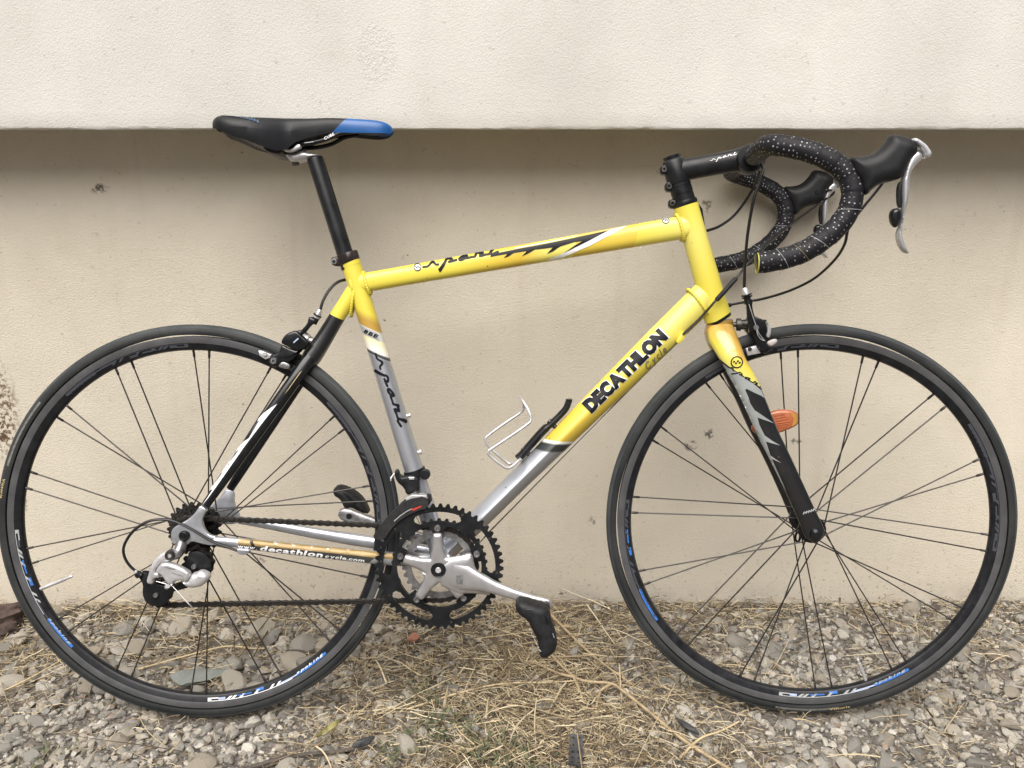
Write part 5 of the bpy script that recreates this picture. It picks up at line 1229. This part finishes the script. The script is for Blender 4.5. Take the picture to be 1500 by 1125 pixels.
print_on('edge_wear', [ribbon([(.3330, .3560), (.3430, .3650), (.3540, .3725), (.3620, .3765)], .0014)[i] for i in range(3)], cgs, M_lgrey, cg, .0005)
mb = MB(); tube(mb, catmull([(.3335, -.0300, .4310), (.3290, -.034, .4265), (.3262, -.036, .4215), (.3258, -.036, .4180)], 4), [.0008] * 6 + [.0014] * 7, 6); part('cable_end', mb, M_alu, fd)
mb = MB(); tube(mb, [(.3480, -.020, .4040), (.3560, -.016, .3700), (.372, -.012, .335)], .0006, 5); part('cable', mb, M_steel, fd)
# ---- fork
FB = []
fork_m = band_mat('fork_paint', .40, [(0, GOLD, 0), (.040, (.66, .42, .08), 0), (.058, YEL, 0), (.0870, LYEL, 0), (.0885, BLK, 1), (.40, BLK, 0)], slant=-1.87, metal=.05, coat=.8)
fork_far = band_mat('fork_paint_far', .40, [(0, GOLD, 0), (.040, GOLD, 0), (.058, YEL, 0), (.0870, YEL, 0), (.0885, BLK, 1), (.40, BLK, 0)], slant=-1.87, coat=.8)
crown = FT([(.8665, 0, .6765), (.8670, 0, .6700), (.8650, 0, .6560), (.8690, 0, .6450)], [.0208, .0210, .0235, .0190], [.0200, .0205, .0300, .0270], [2, 2, 2.3, 2.3], sub=4)
mb = MB(); crown.fill(mb, 32); fork = part('fork', mb, mat('gold_paint', GOLD, .3, .15, var=.12, vscale=25, coat=.7, rvar=.06), steer=True)
mb = MB(); tube(mb, [(.8640, 0, .6800), (.8665, 0, .6760)], [.0225, .0215], 30); part('crown_race', mb, M_black, fork)
for s in (-1, 1):
    B_ = FT([(.8660, s * .014, .6640), (.8680, s * .026, .6510), (.8770, s * .040, .6300), (.8850, s * .0465, .6120), (.9080, s * .050, .5700), (.9395, s * .051, .5000), (.9540, s * .052, .4717), (.9760, s * .052, .4280), (1.0010, s * .053, .3755), (1.0140, s * .053, .3480), (1.0200, s * .053, .3340), (1.0240, s * .053, .3240)],
            [.0215, .0225, .0205, .0185, .0180, .0165, .0160, .0155, .0155, .0165, .0165, .0080], [.012, .014, .0140, .0135, .0125, .0105, .0100, .0090, .0080, .0072, .0065, .0040], [2.2, 2.2, 2.2, 2.2, 2.5, 2.6, 2.6, 2.6, 2.6, 2.4, 2.2, 2], sub=4)
    mb = MB(); B_.fill(mb, 32); FB.append((B_, part('fork_blade', mb, fork_m if s < 0 else fork_far, fork, uv=True, angle=60)))
fb, fbo = FB[0]
top_, low_, lef_ = D['fork_flash_top'], D['fork_flash_low'], D['fork_flash_left']
print_on('flash', [top_ + low_ + lef_], fb.surf, mat('flash_grey', (.40, .43, .43), .3, .25, var=.12, vscale=20, coat=.5), fbo, .0005)
emblem(fb.surf, (.8862, .6140), .0095, fbo, M_ink, M_yel)
du = Vector((.0584, -.0407)); du = du / du.length; dv_ = Vector((-du.y, du.x))
print_on('script_lettering', script_polys((.8705, .6085), tuple(du * .066), tuple(dv_ * .066), 1.2), fb.surf, M_ink, fbo, .0009)
print_on('worn_print', [ribbon([(.9985 + .0036 * i, .3690 + .0012 * i), (1.0000 + .0036 * i, .3735 + .0012 * i)], .0016)[0] for i in range(6)] + [ribbon([(.9985, .3715), (1.0180, .3770)], .0012)[0]], fb.surf, M_lgrey, fbo, .0008)
mb = MB(); tube(mb, [(1.0182 + .004 * cos(a), .053, .2960 + .0085 * sin(a)) for a in [2 * pi * i / 16 for i in range(16)]], .0022, 6, closed=True); part('lawyer_tab', mb, M_black, fork)

# ---- headset, spacers, stem
ha = Vector((-.2924, 0, .9563)); hp0 = Vector((.8055, 0, .8670))
mb = MB(); tube(mb, [hp0 - ha * .004, hp0, hp0 + ha * .004, hp0 + ha * .0045, hp0 + ha * .014, hp0 + ha * .0142, hp0 + ha * .0155, hp0 + ha * .0157, hp0 + ha * .0262, hp0 + ha * .0264, hp0 + ha * .0280, hp0 + ha * .0282, hp0 + ha * .036], [.0198, .0205, .0195, .0178, .0178, .0172, .0172, .0178, .0178, .0172, .0172, .0178, .0178], 30)
headset = part('headset', mb, M_black, steer=True)
mb = MB(); tube(mb, [(.8230, -.004, .8660), (.8300, -.004, .8560), (.8360, -.004, .8300)], [.003, .0035, .002], 8); part('reflector_bracket', mb, M_black, headset)
st0 = hp0 + ha * .034; st1 = hp0 + ha * .074
mb = MB(); tube(mb, [st0 - ha * .001, st0, st0 + ha * .004, st1 - ha * .006, st1 - ha * .001, st1], [.0168, .0186, .0192, .0186, .0160, .0120], 30)
SX = FT([(.7960, 0, .9185), (.8250, 0, .9237), (.8600, 0, .9295), (.8850, 0, .9335), (.8980, 0, .9350)], [.0180, .0172, .0172, .0180, .0215], [.0165, .0160, .0160, .0175, .0210], 2.3, sub=3)
SX.fill(mb, 30); stem = part('stem', mb, M_black, steer=True, angle=50)
mb = MB(); lathe(mb, (.9055, .9345), [(.0120, -.0230), (.0205, -.0225), (.0228, -.0190), (.0228, .0190), (.0205, .0225), (.0120, .0230)], 30); part('bar_clamp', mb, M_black, stem)
mb = MB(); tube(mb, [st1 + ha * .0005, st1 + ha * .0045, st1 + ha * .005], [.0145, .0145, .011], 26); part('top_cap', mb, M_blackg, stem)
for q in D['stem_bolts'][:2]:
    mb = MB(); pillow(mb, [(q[0] - .006, q[1] - .0075), (q[0] + .004, q[1] - .0085), (q[0] + .016, q[1] - .005), (q[0] + .016, q[1] + .006), (q[0] + .004, q[1] + .008), (q[0] - .006, q[1] + .0065)], -.0115, .0115, .003, 3, 1); ear = part('clamp_ear', mb, M_black, stem)
    mb = MB(); lathe(mb, q, [(.0001, -.0115), (.0021, -.0115), (.0024, -.0140), (.0040, -.0140), (.0044, -.0125), (.0044, -.0100)], 16); part('bolt', mb, M_steel, ear)
q = D['stem_bolts'][2]
mb = MB(); pillow(mb, [(q[0] - .006, q[1] - .0065), (q[0] + .004, q[1] - .0085), (q[0] + .012, q[1] - .005), (q[0] + .012, q[1] + .004), (q[0] + .002, q[1] + .007), (q[0] - .006, q[1] + .0055)], -.0100, .0100, .003, 3, 1); ear = part('bell_clamp', mb, M_black, headset)
mb = MB(); lathe(mb, q, [(.0001, -.0100), (.0022, -.0100), (.0025, -.0125), (.0040, -.0125), (.0044, -.0105), (.0044, -.008)], 16); part('bolt', mb, M_steel, ear)
sx1 = Vector((.0405, .0085)); sx1 = sx1 / sx1.length
print_on('script_lettering', script_polys((.8418, .9318), tuple(sx1 * .040), tuple(Vector((-sx1.y, sx1.x)) * .040), .95), SX.surf, M_white, stem, .0006)

# ---- handlebar with perforated tape
def tape_mat():
    m = bpy.data.materials.new('dotted_bar_tape'); m.use_nodes = True
    n, l = m.node_tree.nodes, m.node_tree.links; b = n['Principled BSDF']; b.inputs['Roughness'].default_value = .6
    uv = n.new('ShaderNodeUVMap'); mp = n.new('ShaderNodeMapping'); mp.inputs['Scale'].default_value = (165, 12.0, 1); mp.inputs['Rotation'].default_value = (0, 0, .0)
    l.new(uv.outputs[0], mp.inputs[0])
    vo = n.new('ShaderNodeTexVoronoi'); vo.voronoi_dimensions = '2D'; vo.inputs['Scale'].default_value = 1; vo.inputs['Randomness'].default_value = .65; l.new(mp.outputs[0], vo.inputs['Vector'])
    mr = n.new('ShaderNodeMapRange'); mr.inputs['From Min'].default_value = .19; mr.inputs['From Max'].default_value = .12; l.new(vo.outputs['Distance'], mr.inputs['Value'])
    se = n.new('ShaderNodeSeparateColor'); l.new(vo.outputs['Color'], se.inputs[0])
    m2 = n.new('ShaderNodeMapRange'); b.inputs['Specular IOR Level'].default_value = .3; m2.inputs['To Min'].default_value = -.25; m2.inputs['To Max'].default_value = 1; l.new(se.outputs[0], m2.inputs['Value'])
    mm = n.new('ShaderNodeMath'); mm.operation = 'MULTIPLY'; l.new(mr.outputs[0], mm.inputs[0]); l.new(m2.outputs[0], mm.inputs[1])
    mx = n.new('ShaderNodeMix'); mx.data_type = 'RGBA'; mx.inputs[6].default_value = (.009, .009, .012, 1); mx.inputs[7].default_value = (.40, .40, .41, 1)
    l.new(mm.outputs[0], mx.inputs[0]); l.new(mx.outputs[2], b.inputs['Base Color'])
    tc = n.new('ShaderNodeTexCoord'); no = n.new('ShaderNodeTexNoise'); no.inputs['Scale'].default_value = 500; l.new(tc.outputs['Object'], no.inputs['Vector'])
    bp = n.new('ShaderNodeBump'); bp.inputs['Distance'].default_value = .0003; l.new(no.outputs['Fac'], bp.inputs['Height']); l.new(bp.outputs[0], b.inputs['Normal'])
    return m
M_tape = tape_mat()
mb = MB(); cyl(mb, (.9055, .9345), .0130, -.060, .060, 24); hbar = part('handlebar', mb, M_black, steer=True)
side = [(.9050, .052, .9343), (.9040, .100, .9343), (.9020, .140, .9343), (.9040, .168, .9335), (.9160, .187, .9305), (.9430, .198, .9230), (.9697, .203, .9125), (.9930, .205, .8980), (1.0058, .206, .8810), (1.0105, .207, .8615), (1.0051, .208, .8372), (.9899, .209, .8155), (.9717, .210, .7992), (.9479, .211, .7842), (.9209, .212, .7746), (.8860, .213, .7682)]
for s in (-1, 1):
    C = catmull([(x, s * y, z) for x, y, z in side], 10)
    L0 = [0.]
    for i in range(1, len(C)): L0.append(L0[-1] + (C[i] - C[i - 1]).length)
    # spiral wraps: each turn steps up to its own edge
    R = [.0150 + .0009 * ((u % .024) / .024 - .5) for u in L0]
    R[-1] = .0140
    mb = MB(); tube(mb, C, R, 22, up=(0, 0, 1)); tp = part('bar_tape', mb, M_tape, hbar, uv=True, angle=70)
    e = C[-1]; d = (C[-1] - C[-2]).normalized()
    mb = MB(); tube(mb, [e - d * .002, e + d * .0016, e + d * .0030], [.0134, .0138, .0110], 20); part('bar_end_plug', mb, M_black, hbar)
    if s < 0:
        mb = MB(); tube(mb, [e + d * .0012 + Vector((0, -cos(a) * .0138, sin(a) * .0138)) for a in [2 * pi * i / 24 for i in range(24)]], .0009, 6, closed=True); part('plug_ring', mb, mat('plug_yellow', (.45, .43, .09), .45), hbar)
    # pale overlap lines of the tape
    pts_ = []
    for kx in range(1, 40):
        u = kx * .0285 + .008
        if u < .27 or u > L0[-1] - .01: continue
        if .305 < u < .325: continue
        i = max(j for j in range(len(L0)) if L0[j] <= u); t = (C[min(i + 1, len(C) - 1)] - C[i]).normalized()
        n1 = Vector((0, -1, 0)); n1 = (n1 - t * n1.dot(t)).normalized(); n2 = t.cross(n1)
        for q in range(12):
            a = radians(-75 + 150 * q / 11); pts_.append((i, C[i] + (n1 * cos(a) + n2 * sin(a)) * .01555 + t * (.006 * sin(a))))
        mb = MB(); tube(mb, [p for _, p in pts_[-12:]], .00035, 5); part('tape_seam', mb, M_gink if kx % 2 else M_lgrey, tp)
# ---- brake and shift levers
for s, hd_, nm_, lv, pa, pdl in ((-1, 'hood', 'namecap', 'lever', 'paddle_arm', 'paddle'), (1, 'fhood', 'namecap', 'lever', 'paddle_arm', 'paddle')):
    y = s * .207
    mb = MB(); hood = [(x, z) for x, z in D['hood']]
    inflate(mb, hood, y - .0190, y + .0190, .017, .12, 2, .003); ho = part('brake_lever', mb, mat('hood_rubber', (.011, .012, .014), .5, 0, var=.2, vscale=50, dust=.006, spec=.32, bump=.0002, bscale=700), steer=True, angle=60)
    mb = MB(); inflate(mb, D[nm_], y - .0125, y + .0125, .005, .5, 1, .002); part('name_cap', mb, mat('cap_silver', (.62, .64, .68), .25, .5), ho, angle=50)
    dy = -.0035
    mb = MB(); inflate(mb, D[lv], y - .0085, y + .0075, .0050, .3, 2, .002); part('lever_blade', mb, mat('silver_lever', (.60, .61, .63), .32, .75, var=.06, vscale=40), ho, angle=50)
    mb = MB(); pillow(mb, D[pa], y - .0050, y + .0050, .002, 2, 1); part('shift_arm', mb, M_black, ho)
    mb = MB(); inflate(mb, D[pdl], y - .0075, y + .0075, .006, .3, 2, .002); part('shift_paddle', mb, M_blackg, ho, angle=60)
    mb = MB(); tube(mb, [(1.0590, y + s * -.0185, .8990), (1.0590, y - s * .021, .8990)], [.004, .0035], 10); part('pivot_pin', mb, M_black, ho)
# ---- brake calipers
def caliper(k, steer, ch):
    if k == 'f':
        mb = MB(); pillow(mb, D['fb_body'], -.0330, -.0220, .003, 3, 1); cal = part('brake_caliper', mb, M_blackg, steer=True, angle=45)
        mb = MB(); pillow(mb, D['fb_body'], .0120, .0260, .003, 3, 1); part('caliper_arm', mb, M_blackg, cal)
        mb = MB(); pillow(mb, D['fb_arm'], -.0420, -.0330, .003, 3, 1); part('caliper_arm', mb, M_blackg, cal, angle=45)
        mb = MB(); tube(mb, [(.876, 0, .6700), (.893, 0, .6700), (.8935, 0, .6700), (.900, 0, .6700), (.9005, 0, .6700), (.912, 0, .6700), (.930, 0, .6690)], [.004, .004, .0100, .0105, .0080, .0085, .0075], 16); part('pivot_bolt', mb, M_steel, cal)
        mb = MB(); tube(mb, [(.9105, -.020, .6690), (.9360, -.020, .6670)], [.0120, .0125], 18); tube(mb, [(.9105, .010, .6690), (.9340, .010, .6670)], [.0120, .0125], 18); part('spring_housing', mb, M_black, cal)
        mb = MB(); pillow(mb, D['fb_cap'], -.0380, -.0250, .002, 2, 1); part('arm_cap', mb, M_alu, cal)
        bol = D['fb_bolt']
        mb = MB(); lathe(mb, bol[0], [(.0001, -.0435), (.0020, -.0435), (.0023, -.0460), (.0040, -.0460), (.0044, -.0420)], 14); part('cable_bolt', mb, M_alud, cal)
        mb = MB(); lathe(mb, bol[1], [(.0001, -.0360), (.0060, -.0360), (.0066, -.0340), (.0066, -.0240)], 16); part('pad_bolt', mb, M_black, cal)
        mb = MB(); pillow(mb, D['fb_pad'], -.0360, -.0280, .003, 3, 1); part('release_lever', mb, mat('pale_plastic', (.50, .46, .45), .5), cal)
        mb = MB(); pillow(mb, [(.9000, .6290), (.9205, .6390), (.9300, .6270), (.9480, .6330), (.9520, .6270), (.9350, .6200), (.9083, .6205), (.9010, .6220)], -.0190, -.0105, .002, 2, 1); part('brake_pad', mb, M_rubber, cal)
        mb = MB(); pillow(mb, D['fb_shoe'], -.0290, -.0190, .001, 2, 0); sh = part('pad_holder', mb, M_alu, cal)
        mb = MB(); cyl(mb, bol[2], .0032, -.0310, -.0280, 12, bev=.0006); part('bolt', mb, M_steel, sh)
        b0 = [Vector((x, -.0385, z)) for x, z in D['fb_barrel']]
        mb = MB(); tube(mb, [b0[0], b0[0].lerp(b0[1], .2), b0[1]], [.0032, .0048, .0058], 14); part('adjuster_barrel', mb, M_alu, cal)
        mb = MB(); d = (b0[3] - b0[0]).normalized(); tube(mb, [b0[1], b0[1] + d * .0020], [.0085, .0085], 18); tube(mb, [b0[1] + d * .0035, b0[1] + d * .0055], [.0088, .0080], 18); tube(mb, [b0[1] + d * .002, b0[3]], [.005, .006], 14); part('adjuster_ring', mb, M_black, cal)
        mb = MB(); tube(mb, [(.9035, -.0430, .7100), (.9110, -.0445, .6870), (.9180, -.0455, .6680), (.9215, -.046, .6590), (.9300, -.044, .6480)], .0007, 5); tube(mb, catmull([(.9180, -.046, .6640), (.9200, -.047, .6560), (.9260, -.046, .6490), (.9320, -.044, .6470)], 4), .0007, 5); part('inner_cable', mb, M_alu, cal)
    else:
        mb = MB(); pillow(mb, D['rb_body'], -.0290, -.0150, .004, 3, 1); cal = part('brake_caliper', mb, M_blackg, angle=45)
        mb = MB(); pillow(mb, D['rb_body'], .0120, .0260, .003, 3, 1); part('caliper_arm', mb, M_blackg, cal)
        mb = MB(); pillow(mb, D['rb_arm'], -.0300, -.0180, .0035, 3, 1); part('caliper_arm', mb, M_blackg, cal, angle=45)
        mb = MB(); pillow(mb, D['rb_lower'], -.0300, -.0190, .003, 3, 1); part('caliper_arm', mb, M_blackg, cal, angle=45)
        bol = D['rb_bolt']
        mb = MB(); pillow(mb, D['rb_shoe'], -.0280, -.0200, .001, 2, 0); sh = part('pad_holder', mb, M_alu, cal)
        mb = MB(); cyl(mb, bol[0], .0034, -.0310, -.0275, 12, bev=.0006); part('bolt', mb, M_alu, sh)
        mb = MB(); lathe(mb, bol[1], [(.0001, -.0315), (.0022, -.0315), (.0025, -.0345), (.0046, -.0345), (.0056, -.0325), (.0056, -.0290)], 16); part('pad_bolt', mb, M_alud, cal)
        mb = MB(); pillow(mb, D['rb_shoe2'], -.0290, -.0220, .0015, 2, 1); part('release_lever', mb, M_alud, cal)
        mb = MB(); pillow(mb, [(.1130, .6300), (.1200, .6320), (.1350, .6250), (.1540, .6130), (.1660, .6060), (.1640, .6000), (.1500, .6060), (.1300, .6150), (.1160, .6210)], -.0190, -.0105, .002, 2, 1); part('brake_pad', mb, M_rubber, cal)
        mb = MB(); tube(mb, [(.200, 0, .6430), (.190, 0, .6450), (.1895, 0, .6450), (.180, 0, .6465)], [.005, .005, .009, .009], 14); part('pivot_bolt', mb, M_alu, cal)
        b0 = [Vector((x, -.022, z)) for x, z in D['rb_barrel']]; d = (b0[2] - b0[0]).normalized()
        mb = MB(); tube(mb, [b0[0], b0[0] + d * .002, b0[1]], [.0030, .0044, .0048], 14); part('adjuster_barrel', mb, M_alu, cal)
        mb = MB(); tube(mb, [b0[1], b0[1] + d * .002], [.0072, .0072], 18); tube(mb, [b0[1] + d * .0055, b0[2] + d * .006], [.0056, .0060], 14); part('adjuster_ring', mb, M_black, cal)
        mb = MB(); tube(mb, [b0[1] + d * .003, b0[1] + d * .0055], [.0064, .0064], 18); part('adjuster_ring', mb, M_alu, cal)
        print_on('caliper_print', [[(.1710, .6435), (.1722, .6420), (.1805, .6490), (.1792, .6507)]], lambda x, z, off: (x, -.0290 - off, z), M_lblue, cal, .0006)
    return cal
caliper('f', True, 0); caliper('r', False, 0)
# ---- cables
def cable(name, pts, r=.0024, m=M_cable, steer=False, n=8, parent=None):
    mb = MB(); tube(mb, catmull(pts, n), r, 8); return part(name, mb, m, parent, steer=steer and parent is None)
cable('brake_cable', [(.9120, -.030, .9300), (.9194, -.045, .9181), (.9156, -.055, .9019), (.9047, -.056, .8657), (.8988, -.049, .8173), (.8971, -.042, .7677), (.8978, -.0385, .7298)], .0025, steer=True)
cable('brake_cable', [(.9263, .0, .9193), (.9225, .03, .8911), (.9007, .045, .8549), (.8746, .04, .8347), (.849, .03, .825), (.82, .024, .818), (.79, .021, .812)], .0024)
cable('shift_cable', [(1.0600, -.186, .8950), (1.0500, -.165, .8700), (1.0200, -.172, .8350), (1.0010, -.185, .8130), (1.0017, -.17, .7899), (1.0026, -.13, .7688), (.9913, -.08, .7433), (.9644, -.05, .7252), (.9340, -.020, .7130), (.9060, -.004, .7070), (.8790, .010, .7010), (.850, .024, .692), (.82, .026, .670)], .0021)
cable('shift_cable', [(1.0650, .186, .8990), (1.0950, .165, .9080), (1.1150, .180, .9050), (1.0900, .165, .8890), (1.0759, .15, .8808), (1.0205, .10, .8481), (.974, .05, .8203), (.936, .0, .7957), (.9035, -.025, .7688), (.8828, -.032, .7447), (.8509, -.034, .7096), (.8266, -.030, .6807), (.8002, -.0270, .6549)], .0021)
sh = None
mb = MB(); tube(mb, [(.8840, -.0322, .7460), (.8820, -.0323, .7438), (.8530, -.0338, .7115), (.8512, -.0339, .7095)], [.0026, .0040, .0040, .0028], 10); part('cable_sleeve', mb, M_rubber)
mb = MB(); tube(mb, [(.8860, .0065, .7025), (.8740, .0120, .6990)], [.0034, .0034], 10); part('cable_sleeve', mb, M_rubber)
cable('brake_cable', [(.2760, .014, .7500), (.2550, .010, .7455), (.2400, -.004, .7400), (.2280, -.014, .7270), (.2190, -.020, .7100), (.2147, -.022, .6956)], .0024)
cable('shift_cable', [(x, -.0720 - .004 * sin(i / 12 * pi), z) for i, (x, z) in enumerate(D['cab_rd'])], .0023)
mb = MB(); tube(mb, [(-.0774, -.0725, .2775), (-.0800, -.0725, .2810)], .0030, 8); part('cable_ferrule', mb, M_alu)
mb = MB(); tube(mb, [(.8000, -.0240, .6500), (.6614, -.012, .5065), (.483, -.010, .3230), (.43, -.008, .258)], .0007, 5); part('inner_cable', mb, M_steel)
mb = MB(); tube(mb, [(.8030, .022, .6470), (.6650, .008, .5050), (.487, .008, .3210), (.43, .008, .258)], .0007, 5); part('inner_cable', mb, M_steel)
# ---- bottle cage
near = [(.5370, -.012, .4480), (.5357, -.022, .4490), (.519, -.034, .4380), (.5048, -.036, .4447), (.4859, -.036, .4604), (.4860, -.036, .4660), (.4883, -.036, .4688), (.5168, -.036, .4879), (.5476, -.035, .5093), (.5545, -.034, .5180), (.5500, -.030, .5331), (.5405, -.016, .5474), (.5375, 0, .5520)]
C = catmull(near, 6)
mb = MB(); tube(mb, C, .0024, 10); cagew = part('bottle_cage', mb, M_alu)
far = [(.5375, 0, .5520), (.5405, .016, .5440), (.5440, .030, .5330), (.5400, .035, .5210), (.5121, .036, .5017), (.4822, .036, .4792), (.4795, .036, .4717), (.4871, .036, .4591), (.5144, .035, .4350), (.5244, .032, .4324), (.5356, .020, .4412), (.5370, .010, .4450)]
mb = MB(); tube(mb, catmull(far, 6), .0024, 10); part('cage_wire', mb, M_alu, cagew)
mb = MB(); tube(mb, catmull([(.5330, 0, .4470), (.5400, 0, .4530), (.5470, 0, .4615), (.5751, 0, .4935), (.5897, 0, .5060), (.6114, 0, .5285), (.6180, 0, .5430), (.6185, 0, .5470)], 5), [.0068] * 18 + [.0055] * 18, 14, flat=1.5, up=(0, 1, 0)); strip = part('cage_strip', mb, M_black, cagew)
for (a, b2) in ((.5460, .4600), (.5900, .5060)):
    mb = MB(); d = Vector((-.707, 0, .707)); p = Vector((a, 0, b2)); tube(mb, [p - d * .012, p + d * .0060, p + d * .0072], [.004, .0045, .0040], 12); part('bolt', mb, M_steel, strip)
